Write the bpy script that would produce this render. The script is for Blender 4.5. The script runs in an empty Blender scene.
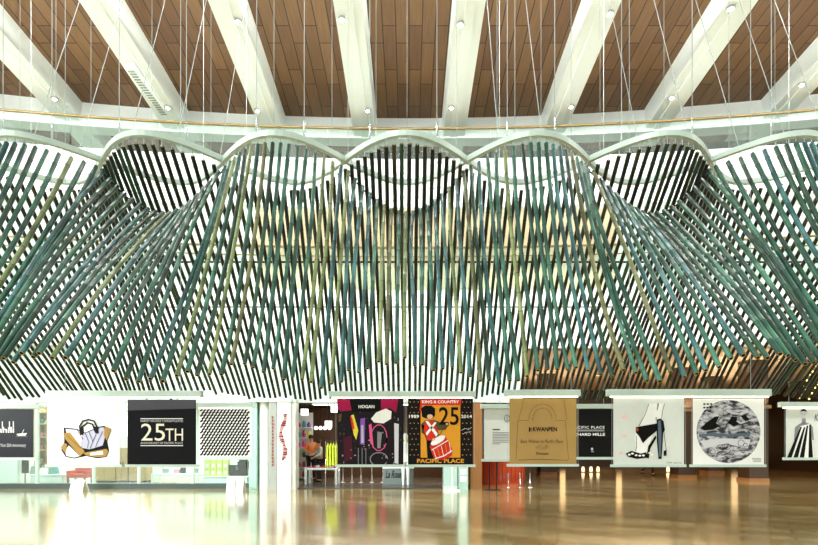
import bpy, bmesh, math, random
from mathutils import Vector, Matrix
random.seed(11)
R = math.radians
S = bpy.context.scene
COL = S.collection
# ------------------------------------------------------------------ camera, sky, sun, exposure
F, CX, CY, EYE = 533.0, 409.0, 441.0, 1.5
cam_d = bpy.data.cameras.new('camera')
cam = bpy.data.objects.new('camera', cam_d); COL.objects.link(cam)
cam.location = (0, 0, EYE); cam.rotation_euler = (R(90), 0, 0)
cam_d.sensor_width = 36.0; cam_d.lens = 36.0*F/818.0
cam_d.shift_y = (CY-272.5)/818.0; cam_d.shift_x = 0.0
cam_d.clip_end = 300
S.camera = cam
W = bpy.data.worlds.new('daylight'); S.world = W; W.use_nodes = True
wbg = W.node_tree.nodes['Background']
wbg.inputs[0].default_value = (0.91, 1.0, 0.98, 1); wbg.inputs[1].default_value = 0.55
sun_d = bpy.data.lights.new('daylight_sun', 'SUN'); sun = bpy.data.objects.new('daylight_sun', sun_d); COL.objects.link(sun)
sun_d.energy = 2.9; sun_d.angle = R(10); sun_d.color = (0.95, 1, 0.97)
sun.rotation_euler = Vector((0.52, 0.72, -0.62)).to_track_quat('-Z', 'Y').to_euler()
S.view_settings.view_transform = 'Standard'; S.view_settings.look = 'None'
S.view_settings.gamma = 1.0; S.view_settings.use_curve_mapping = False
S.view_settings.exposure = 0.25

# unseen fill lamps added above the view to whiten the gallery fronts
for wx in (-12, -4, 4, 12):
    wd = bpy.data.lights.new('gallery_front_fill', 'AREA'); wd.shape = 'RECTANGLE'; wd.size = 7.5; wd.size_y = .4; wd.energy = 760; wd.color = (1, 1, .97)
    wo = bpy.data.objects.new('gallery_front_fill', wd); COL.objects.link(wo); wo.location = (wx, 10.4, 12.2)
    wo.rotation_euler = Vector((0, 6.6, -8.6)).to_track_quat('-Z', 'Y').to_euler()
# unseen area lamp added at the left to whiten floor and poles
gd = bpy.data.lights.new('left_side_fill', 'AREA'); gd.shape = 'RECTANGLE'; gd.size = 12; gd.size_y = 8; gd.energy = 2300; gd.color = (.93, 1, .98)
go = bpy.data.objects.new('left_side_fill', gd); COL.objects.link(go); go.location = (-18.8, 3.5, 5.5)
go.rotation_euler = Vector((1, .35, -.42)).to_track_quat('-Z', 'Y').to_euler()
# ------------------------------------------------------------------ helpers
def P(px, py, d):
    """a point of the place, from where it is seen in the 818x545 frame and its distance"""
    return Vector(((px-CX)/F*d, d, EYE+(CY-py)/F*d))
def rgb(h):
    h = h.lstrip('#'); c = [int(h[i:i+2], 16)/255 for i in (0, 2, 4)]
    return tuple(x/12.92 if x <= 0.04045 else ((x+0.055)/1.055)**2.4 for x in c)
_m = {}
def mat(name, col=(.8, .8, .8), rough=.5, metal=0.0, noise=0.0, nscale=8.0, emit=0.0, spec=.5, coat=0.0, stretch=None):
    if name in _m: return _m[name]
    if isinstance(col, str): col = rgb(col)
    m = bpy.data.materials.new(name); m.use_nodes = True; nt = m.node_tree
    b = nt.nodes['Principled BSDF']
    b.inputs['Base Color'].default_value = (*col, 1); b.inputs['Roughness'].default_value = rough
    b.inputs['Metallic'].default_value = metal; b.inputs['Specular IOR Level'].default_value = spec
    b.inputs['Coat Weight'].default_value = coat
    if emit:
        b.inputs['Emission Color'].default_value = (*col, 1); b.inputs['Emission Strength'].default_value = emit
    else:
        tc = nt.nodes.new('ShaderNodeTexCoord'); n = nt.nodes.new('ShaderNodeTexNoise')
        n.inputs['Scale'].default_value = nscale; n.inputs['Detail'].default_value = 4
        if stretch:
            mp = nt.nodes.new('ShaderNodeMapping'); mp.inputs['Scale'].default_value = stretch
            nt.links.new(tc.outputs['Object'], mp.inputs[0]); nt.links.new(mp.outputs[0], n.inputs['Vector'])
        else: nt.links.new(tc.outputs['Object'], n.inputs['Vector'])
        mx = nt.nodes.new('ShaderNodeMixRGB'); k = noise if noise else .06
        mx.inputs[1].default_value = (*[c*(1-k) for c in col], 1); mx.inputs[2].default_value = (*[min(1, c*(1+k)) for c in col], 1)
        nt.links.new(n.outputs[0], mx.inputs[0]); nt.links.new(mx.outputs[0], b.inputs['Base Color'])
    _m[name] = m; return m
def glass_mat(name, tint, refl=.10, dens=.12):
    m = bpy.data.materials.new(name); m.use_nodes = True; nt = m.node_tree; nt.nodes.clear()
    o = nt.nodes.new('ShaderNodeOutputMaterial'); t = nt.nodes.new('ShaderNodeBsdfTransparent'); g = nt.nodes.new('ShaderNodeBsdfGlossy')
    d = nt.nodes.new('ShaderNodeBsdfDiffuse'); m1 = nt.nodes.new('ShaderNodeMixShader'); m2 = nt.nodes.new('ShaderNodeMixShader')
    t.inputs[0].default_value = (*tint, 1); d.inputs[0].default_value = (*tint, 1); g.inputs['Roughness'].default_value = .03
    m1.inputs[0].default_value = dens; m2.inputs[0].default_value = refl
    nt.links.new(t.outputs[0], m1.inputs[1]); nt.links.new(d.outputs[0], m1.inputs[2])
    nt.links.new(m1.outputs[0], m2.inputs[1]); nt.links.new(g.outputs[0], m2.inputs[2]); nt.links.new(m2.outputs[0], o.inputs[0])
    return m

class MB:
    def __init__(s): s.v = []; s.f = []; s.mi = []; s.mats = []; s.sm = []
    def m(s, mt):
        if mt not in s.mats: s.mats.append(mt)
        return s.mats.index(mt)
    def add(s, vs, fs, mt, smooth=False):
        o = len(s.v); s.v += [Vector(v) for v in vs]; k = s.m(mt)
        for f in fs: s.f.append([i+o for i in f]); s.mi.append(k); s.sm.append(smooth)
        return s
    def box(s, x0, x1, y0, y1, z0, z1, mt):
        vs = [(x, y, z) for z in (z0, z1) for y in (y0, y1) for x in (x0, x1)]
        return s.add(vs, [(0, 2, 3, 1), (4, 5, 7, 6), (0, 1, 5, 4), (2, 6, 7, 3), (0, 4, 6, 2), (1, 3, 7, 5)], mt)
    def pbox(s, px0, px1, py0, py1, d, dep, mt):
        a = P(px0, py1, d); b = P(px1, py0, d)
        return s.box(a.x, b.x, d, d+dep, a.z, b.z, mt)
    def tube(s, pts, rad, mt, n=8, cap=True, smooth=True):
        pts = [Vector(p) for p in pts]; N = len(pts)
        if not hasattr(rad, '__len__'): rad = [rad]*N
        t0 = (pts[1]-pts[0]).normalized(); up = Vector((1, 0, 0)) if abs(t0.x) < .9 else Vector((0, 1, 0))
        vs = []
        for i, p in enumerate(pts):
            t = (pts[min(i+1, N-1)]-pts[max(i-1, 0)]).normalized()
            u = (up-t*up.dot(t)).normalized(); w = t.cross(u)
            for k in range(n):
                a = 2*math.pi*k/n; vs.append(p+(u*math.cos(a)+w*math.sin(a))*rad[i])
        fs = [(i*n+k, i*n+(k+1) % n, (i+1)*n+(k+1) % n, (i+1)*n+k) for i in range(N-1) for k in range(n)]
        s.add(vs, fs, mt, smooth)
        if cap: s.add(vs[:n], [tuple(range(n-1, -1, -1))], mt); s.add(vs[-n:], [tuple(range(n))], mt)
        return s
    def lathe(s, c, prof, mt, n=20, sy=1.0):
        c = Vector(c); vs = []
        for (r, z) in prof:
            for k in range(n):
                a = 2*math.pi*k/n; vs.append(c+Vector((math.cos(a)*r, math.sin(a)*r*sy, z)))
        fs = [(i*n+k, i*n+(k+1) % n, (i+1)*n+(k+1) % n, (i+1)*n+k) for i in range(len(prof)-1) for k in range(n)]
        s.add(vs, fs, mt, True); s.add(vs[:n], [tuple(range(n-1, -1, -1))], mt); s.add(vs[-n:], [tuple(range(n))], mt)
        return s
    def ball(s, c, r, mt, n=12, sc=(1, 1, 1)):
        c = Vector(c); vs = []; M = n//2+1
        for i in range(M+1):
            th = math.pi*i/M
            for k in range(n):
                a = 2*math.pi*k/n
                vs.append(c+Vector((math.sin(th)*math.cos(a)*r*sc[0], math.sin(th)*math.sin(a)*r*sc[1], math.cos(th)*r*sc[2])))
        fs = [(i*n+k, (i+1)*n+k, (i+1)*n+(k+1) % n, i*n+(k+1) % n) for i in range(M) for k in range(n)]
        return s.add(vs, fs, mt, True)
    def flat(s, pts, d, mt):       # a flat print on an upright sheet, facing the hall
        return s.add([P(x, y, d) for x, y in pts], [tuple(range(len(pts)))], mt)
    def stroke(s, pts, w, d, mt, closed=False):
        if closed: pts = list(pts)+[pts[0], pts[1]]
        n = len(pts); L = []; Rr = []
        for i, p in enumerate(pts):
            a = pts[max(i-1, 0)]; b = pts[min(i+1, n-1)]; dx, dy = b[0]-a[0], b[1]-a[1]; l = math.hypot(dx, dy) or 1
            L.append((p[0]-dy/l*w/2, p[1]+dx/l*w/2)); Rr.append((p[0]+dy/l*w/2, p[1]-dx/l*w/2))
        vs = [P(x, y, d) for x, y in L]+[P(x, y, d) for x, y in Rr]
        return s.add(vs, [(i, i+1, n+i+1, n+i) for i in range(n-1)], mt)
    def disc(s, x, y, rx, ry, d, mt, n=20, rot=0):
        pts = []
        for k in range(n):
            a = 2*math.pi*k/n; u, v = rx*math.cos(a), ry*math.sin(a)
            pts.append((x+u*math.cos(rot)-v*math.sin(rot), y+u*math.sin(rot)+v*math.cos(rot)))
        return s.flat(pts, d, mt)
    def build(s, name, parent=None, origin=None, bevel=0):
        me = bpy.data.meshes.new(name)
        if parent is not None: o0 = Vector(parent.location) if parent.parent is None else Vector(parent.location)+Vector(parent.parent.location)
        elif origin is not None: o0 = Vector(origin)
        else:
            xs = [v.x for v in s.v]; ys = [v.y for v in s.v]; zs = [v.z for v in s.v]
            o0 = Vector(((min(xs)+max(xs))/2, (min(ys)+max(ys))/2, min(zs)))
        me.from_pydata([v-o0 for v in s.v], [], s.f)
        for mt in s.mats: me.materials.append(mt)
        me.polygons.foreach_set('material_index', s.mi); me.polygons.foreach_set('use_smooth', s.sm); me.update()
        o = bpy.data.objects.new(name, me); COL.objects.link(o)
        if parent is not None: o.parent = parent
        else: o.location = o0
        if bevel:
            b = o.modifiers.new('edge', 'BEVEL'); b.width = bevel; b.segments = 2; b.limit_method = 'ANGLE'
        return o
def tag(o, label, cat, group=None, kind=None):
    o['label'] = label; o['category'] = cat
    if group: o['group'] = group
    if kind: o['kind'] = kind
    return o
def empty(name, loc, label, cat, group=None):
    o = bpy.data.objects.new(name, None); COL.objects.link(o); o.location = loc; o.empty_display_size = .1
    return tag(o, label, cat, group)
def struct(o): o['kind'] = 'structure'; return o
def text(body, px0, px1, py0, py1, d, mt, parent, name='lettering', bold=0.0, shear=0.0, label=None, space=1.0):
    cu = bpy.data.curves.new('t', 'FONT'); cu.body = body; cu.offset = bold; cu.shear = shear; cu.space_character = space; cu.resolution_u = 3
    t = bpy.data.objects.new('t', cu); COL.objects.link(t)
    dg = bpy.context.evaluated_depsgraph_get(); me = bpy.data.meshes.new_from_object(t.evaluated_get(dg))
    bpy.data.objects.remove(t); bpy.data.curves.remove(cu)
    xs = [v.co.x for v in me.vertices]; ys = [v.co.y for v in me.vertices]
    x0, x1, y0, y1 = min(xs), max(xs), min(ys), max(ys)
    o0 = Vector(parent.location) if parent.parent is None else Vector(parent.location)+Vector(parent.parent.location)
    for v in me.vertices:
        u = (v.co.x-x0)/(x1-x0); w = (v.co.y-y0)/(y1-y0)
        v.co = P(px0+(px1-px0)*u, py1+(py0-py1)*w, d)-o0
    me.materials.clear(); me.materials.append(mt); me.name = name
    for p in me.polygons: p.material_index = 0
    o = bpy.data.objects.new(name, me); COL.objects.link(o); o.parent = parent
    if label: o['label'] = label
    return o
ORD = ['first', 'second', 'third', 'fourth', 'fifth', 'sixth', 'seventh', 'eighth', 'ninth', 'tenth', 'eleventh', 'twelfth', 'thirteenth',
       'fourteenth', 'fifteenth', 'sixteenth', 'seventeenth', 'eighteenth', 'nineteenth', 'twentieth']

# ------------------------------------------------------------------ materials
M_white = mat('white_paint', '#eef4f1', .55, noise=.03)
M_fascia = mat('pale_green_white_paint', '#bfd6cc', .5, noise=.04)
M_beige = mat('beige_panel', '#cdbb9a', .6, noise=.08)
M_steel = mat('pale_green_painted_steel', '#c4d6cc', .35, noise=.05)
M_wire = mat('steel_wire', '#9fa8a5', .4, metal=.3)
M_dark = mat('dark_steel', '#0b100e', .6, spec=.2)
M_gold = mat('brass_handrail', '#8f7a4e', .3, metal=.5)
M_black = mat('black', '#0b0c0d', .3, spec=.25)
M_pitch = mat('hollow_dark', '#060604', .9)
M_peach = mat('warm_timber_soffit', '#d8bc98', .5, noise=.15, nscale=3)
M_brown = mat('dark_walnut_panel', '#3a2718', .35, noise=.35, nscale=4, stretch=(6, 6, .6))
M_wood = mat('mid_wood_panel', '#8d6238', .4, noise=.3, nscale=4, stretch=(8, 8, .6))
M_rim = mat('cut_bamboo_rim', '#a8915a', .7)
M_lamp = mat('lamp_glow', (1, .93, .8), emit=14)
M_glow = mat('white_lamp_panel', (.93, 1, .97), emit=3.0)
M_warmglow = mat('warm_lamp', (1, .72, .36), emit=.85)
M_strip = mat('led_strip', (1, .97, .78), emit=3.2)
M_glass = glass_mat('balustrade_glass', (.88, .95, .91), .06, .04)
M_shopglass = glass_mat('shop_glass', (.90, .97, .95), .08, .03)
M_chrome = mat('chrome', '#c9cdcb', .18, metal=.9)

def wood_ceiling():
    m = bpy.data.materials.new('timber_ceiling_boards'); m.use_nodes = True; nt = m.node_tree; b = nt.nodes['Principled BSDF']
    tc = nt.nodes.new('ShaderNodeTexCoord'); sp = nt.nodes.new('ShaderNodeSeparateXYZ'); cb = nt.nodes.new('ShaderNodeCombineXYZ')
    nt.links.new(tc.outputs['Object'], sp.inputs[0]); nt.links.new(sp.outputs[1], cb.inputs[0]); nt.links.new(sp.outputs[0], cb.inputs[1])
    br = nt.nodes.new('ShaderNodeTexBrick'); nt.links.new(cb.outputs[0], br.inputs['Vector'])
    br.inputs['Scale'].default_value = 1; br.inputs['Brick Width'].default_value = 1.5; br.inputs['Row Height'].default_value = .36
    br.inputs['Mortar Size'].default_value = .012; br.inputs['Mortar Smooth'].default_value = .1; br.offset = .37
    br.inputs['Color1'].default_value = (*rgb('#7a5433'), 1); br.inputs['Color2'].default_value = (*rgb('#936d45'), 1)
    br.inputs['Mortar'].default_value = (*rgb('#1f150c'), 1)
    n = nt.nodes.new('ShaderNodeTexNoise'); mp = nt.nodes.new('ShaderNodeMapping'); mp.inputs['Scale'].default_value = (14, .9, 1)
    nt.links.new(tc.outputs['Object'], mp.inputs[0]); nt.links.new(mp.outputs[0], n.inputs['Vector']); n.inputs['Scale'].default_value = 1.5; n.inputs['Detail'].default_value = 6
    mx = nt.nodes.new('ShaderNodeMixRGB'); mx.blend_type = 'MULTIPLY'; mx.inputs[0].default_value = .55
    nt.links.new(br.outputs['Color'], mx.inputs[1]); nt.links.new(n.outputs[0], mx.inputs[2]); nt.links.new(mx.outputs[0], b.inputs['Base Color'])
    b.inputs['Roughness'].default_value = .55
    return m
M_ceil = wood_ceiling()
def floor_mat():
    m = bpy.data.materials.new('polished_parquet'); m.use_nodes = True; nt = m.node_tree; b = nt.nodes['Principled BSDF']
    tc = nt.nodes.new('ShaderNodeTexCoord'); mp = nt.nodes.new('ShaderNodeMapping'); mp.inputs['Rotation'].default_value = (0, 0, R(32))
    nt.links.new(tc.outputs['Object'], mp.inputs[0])
    br = nt.nodes.new('ShaderNodeTexBrick'); nt.links.new(mp.outputs[0], br.inputs['Vector'])
    br.inputs['Scale'].default_value = 1; br.inputs['Brick Width'].default_value = 1.4; br.inputs['Row Height'].default_value = .38
    br.inputs['Mortar Size'].default_value = .012
    br.inputs['Color1'].default_value = (*rgb('#cdb683'), 1); br.inputs['Color2'].default_value = (*rgb('#a5864f'), 1); br.inputs['Mortar'].default_value = (*rgb('#6d5430'), 1)
    n = nt.nodes.new('ShaderNodeTexNoise'); n.inputs['Scale'].default_value = .8; n.inputs['Detail'].default_value = 5; nt.links.new(tc.outputs['Object'], n.inputs['Vector'])
    mx = nt.nodes.new('ShaderNodeMixRGB'); mx.blend_type = 'OVERLAY'; mx.inputs[0].default_value = .5
    nt.links.new(br.outputs['Color'], mx.inputs[1]); nt.links.new(n.outputs[0], mx.inputs[2]); nt.links.new(mx.outputs[0], b.inputs['Base Color'])
    b.inputs['Roughness'].default_value = .16; b.inputs['Coat Weight'].default_value = 1.0; b.inputs['Coat Roughness'].default_value = .12
    bp = nt.nodes.new('ShaderNodeBump'); bp.inputs['Strength'].default_value = .12; bp.inputs['Distance'].default_value = .02
    n2 = nt.nodes.new('ShaderNodeTexNoise'); n2.inputs['Scale'].default_value = 1.6; nt.links.new(tc.outputs['Object'], n2.inputs['Vector'])
    nt.links.new(n2.outputs[0], bp.inputs['Height']); nt.links.new(bp.outputs[0], b.inputs['Normal'])
    return m
M_floor = floor_mat()
def bamboo(name, c1, c2, c3, coat=.45):
    m = bpy.data.materials.new(name); m.use_nodes = True; nt = m.node_tree; b = nt.nodes['Principled BSDF']
    tc = nt.nodes.new('ShaderNodeTexCoord'); oi = nt.nodes.new('ShaderNodeObjectInfo')
    n = nt.nodes.new('ShaderNodeTexNoise'); n.noise_dimensions = '4D'; n.inputs['Scale'].default_value = 3.0; n.inputs['Detail'].default_value = 5
    mp = nt.nodes.new('ShaderNodeMapping'); mp.inputs['Scale'].default_value = (3, 1, .6)
    nt.links.new(tc.outputs['Object'], mp.inputs[0]); nt.links.new(mp.outputs[0], n.inputs['Vector'])
    ml = nt.nodes.new('ShaderNodeMath'); ml.operation = 'MULTIPLY'; ml.inputs[1].default_value = 30
    nt.links.new(oi.outputs['Random'], ml.inputs[0]); nt.links.new(ml.outputs[0], n.inputs['W'])
    cr = nt.nodes.new('ShaderNodeValToRGB'); e = cr.color_ramp.elements
    e[0].position = .34; e[0].color = (*rgb(c1), 1); e[1].position = .68; e[1].color = (*rgb(c3), 1)
    x = e.new(.5); x.color = (*rgb(c2), 1)
    nt.links.new(n.outputs[0], cr.inputs[0]); nt.links.new(cr.outputs[0], b.inputs['Base Color'])
    b.inputs['Roughness'].default_value = .3; b.inputs['Coat Weight'].default_value = coat; b.inputs['Coat Roughness'].default_value = .14; b.inputs['Specular IOR Level'].default_value = .35
    return m
BAMBOO = {'teal': bamboo('teal_bamboo', '#0f3127', '#1f4b3b', '#46775f'),
          'blue green': bamboo('blue_green_bamboo', '#123436', '#24504f', '#4a7a78'),
          'dark green': bamboo('dark_green_bamboo', '#082016', '#143625', '#2a503a'),
          'olive': bamboo('olive_bamboo', '#33361d', '#555832', '#77744c'),
          'yellow green': bamboo('yellow_green_bamboo', '#42502b', '#6b7746', '#8b9363'),
          'shaded olive': bamboo('shaded_olive_bamboo', '#17190b', '#24260f', '#37351a', .1),
          'shaded green': bamboo('shaded_green_bamboo', '#08110d', '#0f1b15', '#1a2a21', .1)}  # last two: the back row's backlit shade put into a darker colour

# ------------------------------------------------------------------ the hall
# floor
struct(MB().box(-26, 26, -14, 36, -.2, 0, M_floor).build('floor', origin=(0, 0, 0)))
CEIL0 = 12.4
def ceil_z(d): return CEIL0+.1*(18-d)
# timber ceiling (the part over the back half of the hall), sloping
mb = MB(); vs = []
for (x, y) in ((-22, 10.5), (22, 10.5), (22, 22), (-22, 22)):
    vs.append((x, y, ceil_z(y)))
vs += [(x, y, z+.15) for x, y, z in vs]
mb.add(vs, [(3, 2, 1, 0), (4, 5, 6, 7), (0, 1, 5, 4), (1, 2, 6, 5), (2, 3, 7, 6), (3, 0, 4, 7)], M_ceil)
struct(mb.build('ceiling', origin=(0, 0, 0)))
# white roof beams
beamx = [(-13.9+.2), -11.0, -7.72, -4.56, -1.5, 1.52, 4.84, 8.18, 11.75, 15.2]
for i, x in enumerate(beamx):
    mb = MB(); vs = []
    for y in (-3, 19.9):
        z = ceil_z(y); vs += [(x-.36, y, z-.62), (x+.36, y, z-.62), (x+.42, y, z+.1), (x-.42, y, z+.1)]
    mb.add(vs, [(0, 1, 2, 3), (7, 6, 5, 4), (0, 4, 5, 1), (1, 5, 6, 2), (2, 6, 7, 3), (3, 7, 4, 0)], M_white)
    # shallow side rib along the underside
    vs = []
    for y in (-3, 19.9):
        z = ceil_z(y); vs += [(x-.12, y, z-.66), (x+.12, y, z-.66), (x+.12, y, z-.6), (x-.12, y, z-.6)]
    mb.add(vs, [(0, 1, 2, 3), (7, 6, 5, 4), (0, 4, 5, 1), (1, 5, 6, 2), (2, 6, 7, 3), (3, 7, 4, 0)], M_white)
    struct(mb.build('trim_%d' % (i+1)))
def Dc(x, D): return D-.0065*x*x
def curved(D, th, z0, z1, mt, x0=-17, x1=17, n=40):
    mb = MB(); vs = []; fs = []
    for i in range(n+1):
        x = x0+(x1-x0)*i/n; d = Dc(x, D)
        vs += [(x, d, z0), (x, d, z1), (x, d+th, z1), (x, d+th, z0)]
    for i in range(n):
        a = i*4; b = a+4
        for k in range(4): fs.append((a+k, a+(k+1) % 4, b+(k+1) % 4, b+k))
    fs += [(3, 2, 1, 0), (n*4, n*4+1, n*4+2, n*4+3)]
    mb.add(vs, fs, mt); return mb
struct(curved(18.0, .5, 11.72, 12.9, M_white).build('trim_11'))          # white ledge under the ceiling edge
struct(curved(17.0, .35, 8.95, 10.50, M_white).build('wall_upper'))      # upper gallery front
struct(curved(17.35, 3.9, 10.30, 10.45, M_white).build('trim_12'))       # gallery floor slab
struct(curved(16.98, .1, 10.50, 10.70, M_dark, -2.6, 15).build('trim_13'))
struct(MB().box(-20, 4, 21.3, 21.5, 10.4, 12.6, mat('olive_beige_panel', '#a89e80', .6)).build('wall_gallery'))
struct(MB().box(4, 20, 21.3, 21.5, 10.4, 12.6, mat('grey_panel', '#96a3a6', .5)).build('wall_gallery_right'))
struct(curved(17.35, .4, 4.5, 6.4, M_white).build('wall_middle'))        # middle gallery front
struct(curved(17.5, 2.6, 6.15, 6.3, M_white).build('trim_14'))
struct(MB().box(-20, 20, 19.4, 19.6, 6.2, 10.3, M_white).build('wall_middle_back'))
struct(MB().box(-5.5, 7.5, 19.3, 19.4, 6.3, 10.2, M_beige).build('trim_16'))
struct(curved(17.35, .1, 6.4, 7.1, M_beige, -2, 2.6, 8).build('trim_15'))
# white soffit strips behind, side walls, back closure
struct(MB().box(-20, -19.8, -3, 33, 0, 15, M_white).build('wall_left'))
struct(MB().box(20, 20.2, -3, 36, 0, 15, M_white).build('wall_right'))
struct(MB().box(-20, 20, 35.8, 36, 0, 13, M_brown).build('wall_back'))
# glass balustrades with handrails
def balustrade(D, zb, zt, label, glass, x0=-15.5, x1=15.5):
    e = empty('balustrade', (0, Dc(0, D), zb), label, 'balustrade')
    n = 12
    for i in range(n):
        a = x0+(x1-x0)*i/n+.02; b = x0+(x1-x0)*(i+1)/n-.02
        g = curved(D, .02, zb, zt-.02, glass, a, b, 3).build('glass_pane', e)
    pts = [(x0+(x1-x0)*i/40, Dc(x0+(x1-x0)*i/40, D-.02), zt) for i in range(41)]
    MB().tube(pts, .04, M_gold, 8).build('handrail', e)
    return e
balustrade(16.95, 10.5, 11.42, 'upper curved glass balustrade with a brass handrail just under the timber ceiling', M_glass)
e = balustrade(17.25, 6.4, 7.75, 'lower curved glass balustrade with brass rails behind the bamboo canopy', M_glass)
MB().tube([(-15+.75*i, Dc(-15+.75*i, 17.2), 7.45) for i in range(41)], .025, M_gold, 6).build('rail', e)
# seams and doors on the gallery wall behind the upper glass
for k, x in enumerate([-14.5, -12.2, -9.9, -7.6, -5.3, -3.0, -.7, 1.6]):
    struct(MB().box(x, x+.04, 21.27, 21.3, 10.45, 12.5, mat('seam_shadow_gap', '#6d6a55', .8)).build('trim_%d' % (20+k)))
# shop fascia and corridor
struct(MB().box(-19.8, 3.55, 16.75, 17.5, 2.80, 4.5, M_fascia).build('wall_shopfront'))
struct(MB().box(-19.8, 3.55, 16.66, 16.75, 2.70, 2.86, M_steel).build('trim_30'))
struct(MB().box(3.55, 19.8, 17.35, 34, 4.5, 4.7, M_peach).build('ceiling_corridor'))
struct(MB().box(3.55, 3.75, 20.4, 34, 0, 4.5, M_brown).build('wall_corridor_left'))
mb = MB()
mb.box(3.6, 19.8, 31.5, 31.8, 0, 4.5, M_brown)
struct(mb.build('wall_corridor_back'))
struct(MB().box(19.5, 19.75, 17.6, 31.5, 0, 4.5, M_brown).build('wall_corridor_right'))
# lit niches in the corridor walls
for k, (x, w, d, z0, z1) in enumerate([(20.2, .5, 30.8, .6, 2.6), (16.2, .22, 31.0, .5, 2.7), (9.0, .3, 31.2, .4, 2.4), (12.3, .3, 31.2, .6, 2.4)]):
    if x > 19: x = 18.9
    e = empty('wall_light', (x, d, 0.0), 'tall warm glowing wall light, %s from the left in the dark corridor' % ORD[[3, 2, 0, 1][k]], 'light', 'warm lights in the corridor')
    MB().box(x-w/2-.08, x+w/2+.08, d+.05, 31.5, 0, z1+.1, M_brown).build('frame', e)
    MB().box(x-w/2, x+w/2, d, d+.05, z0, z1, M_warmglow).build('diffuser', e)
def downlight(p, r, label, mt=M_lamp, group='round recessed downlights', cup=None):
    e = empty('downlight', p, label, 'light', group); p = Vector(p)
    MB().lathe(p-Vector((0, 0, .05)), [(r*1.35, 0), (r*1.35, .05)], cup or M_chrome, 14).build('ring', e)
    MB().lathe(p-Vector((0, 0, .07)), [(r*.6, 0), (r, .03)], mt, 14).build('bulb', e)
cl = [(5.0, 19.5), (7.8, 19.5), (10.6, 19.5), (13.6, 19.5), (5.0, 24), (8.5, 24), (12.0, 24), (15.5, 24), (7, 28.5), (11, 28.5), (15, 28.5)]
for k, (x, y) in enumerate(cl):
    row = {19.5: 'front', 24: 'middle', 28.5: 'rear'}[y]; idx = [c for c in cl if c[1] == y].index((x, y))
    downlight((x, y, 4.5), .09, 'small round downlight in the corridor soffit, %s from left in the %s row' % (ORD[idx], row), M_warmglow, 'corridor downlights')
for y in (20.5, 26.5):
    ld = bpy.data.lights.new('corridor_lamp', 'AREA'); ld.energy = 130; ld.size = 7; ld.size_y = 1; ld.shape = 'RECTANGLE'; ld.color = (1, .72, .42)
    lo = bpy.data.objects.new('corridor_lamp', ld); COL.objects.link(lo); lo.location = (11, y, 4.4)
for k, (y, z, en) in enumerate(((18.4, 10.2, 380), (19.2, 12.3, 35))):  # unseen strip fills added to brighten the galleries
    ld = bpy.data.lights.new('gallery_fill', 'AREA'); ld.shape = 'RECTANGLE'; ld.size = 34; ld.size_y = .8; ld.energy = en; ld.color = (1, .99, .94)
    lo = bpy.data.objects.new('gallery_fill', ld); COL.objects.link(lo); lo.location = (0, y, z)
# spots under the beams : (px, py)
bn = ['first', 'second', 'third', 'fourth', 'fifth', 'sixth', 'seventh', 'eighth']
for (px, py, b) in [(61, 99, 1), (168, 108, 2), (234, 22, 3), (265, 111, 3), (352, 20, 4), (364, 111, 4), (470, 25, 5), (461, 108, 5), (559, 107, 6), (594, 14, 6), (663, 98, 7), (720, 9, 7), (785, 85, 8)]:
    k = (CY-py)/F                                   # meets the beam underside
    d = (ceil_z(0)-.66-EYE)/(k+.1); x = beamx[b]
    x = beamx[b]+((px-CX)/F*d-beamx[b])*.0+random.choice((-.2, .2))
    place = 'near' if py < 50 else 'far'
    downlight((x, d, ceil_z(d)-.62), .075, 'round %s spotlight under the %s white roof beam from the left, %s end' % ('glowing' if px not in (352, 594) else 'small', bn[b-1], place),
              M_lamp, 'spotlights under the roof beams')
# long grille boxes on two beams
for (b, d, side, lab) in [(2, 15.9, -1, 'long white grille box on the side of the second roof beam from the left')]:
    x = beamx[b]-.05; z = ceil_z(d)-.62
    e = empty('air_grille', (x, d, z-.12), lab, 'vent')
    MB().box(x-.12, x+.12, d-1.1, d+1.1, z-.14, z-.0, M_white).build('housing', e)
    mb = MB()
    for i in range(18): mb.box(x-.09, x+.09, d-1.0+i*.115, d-.96+i*.115, z-.155, z-.14, mat('slat_grey', '#8b9792', .5))
    mb.build('slats', e)

# steel tubes across the beams that carry the canopy's wires
for k, (y, z) in enumerate([(8.0, 12.6), (8.9, 12.52), (9.55, 12.46), (12.3, 12.2)]):
    struct(MB().tube([(-16, y, z), (16, y, z)], .06, M_steel, 8).build('trim_%d' % (40+k)))

# ------------------------------------------------------------------ the canopy
BW = 1.995; ZF = 6.07; PI = math.pi
def A(t): return 8.75+.75*math.cos(PI*t)      # band that comes near in the odd bays
def B(t): return 8.75-.75*math.cos(PI*t)
def band(fn, name, label, dz):
    mb = MB(); vs = []; fs = []; n = 190; w = .035; h = .085
    for i in range(n+1):
        t = -4.9+9.8*i/n; x = (BW*t-.05); d = fn(t); t2 = t+.01
        tx, ty = BW*.01, fn(t2)-d; l = math.hypot(tx, ty); nx, ny = -ty/l, tx/l
        for (a, b) in ((-w, 0), (-w, h), (w, h), (w, 0)): vs.append((x+nx*a, d+ny*a, ZF+b+dz))
    for i in range(n):
        a = i*4; b = a+4
        for k in range(4): fs.append((a+k, a+(k+1) % 4, b+(k+1) % 4, b+k))
    fs += [(3, 2, 1, 0), (n*4, n*4+1, n*4+2, n*4+3)]
    mb.add(vs, fs, M_steel); o = mb.build(name); return tag(o, label, 'frame', 'wavy hanging steel bands')
band(A, 'canopy_band', 'wavy pale green steel band whose front arches fall at either side of the centre bay', 0)
band(B, 'canopy_band', 'wavy pale green steel band whose front arch stands over the centre bay', .004)

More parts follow.
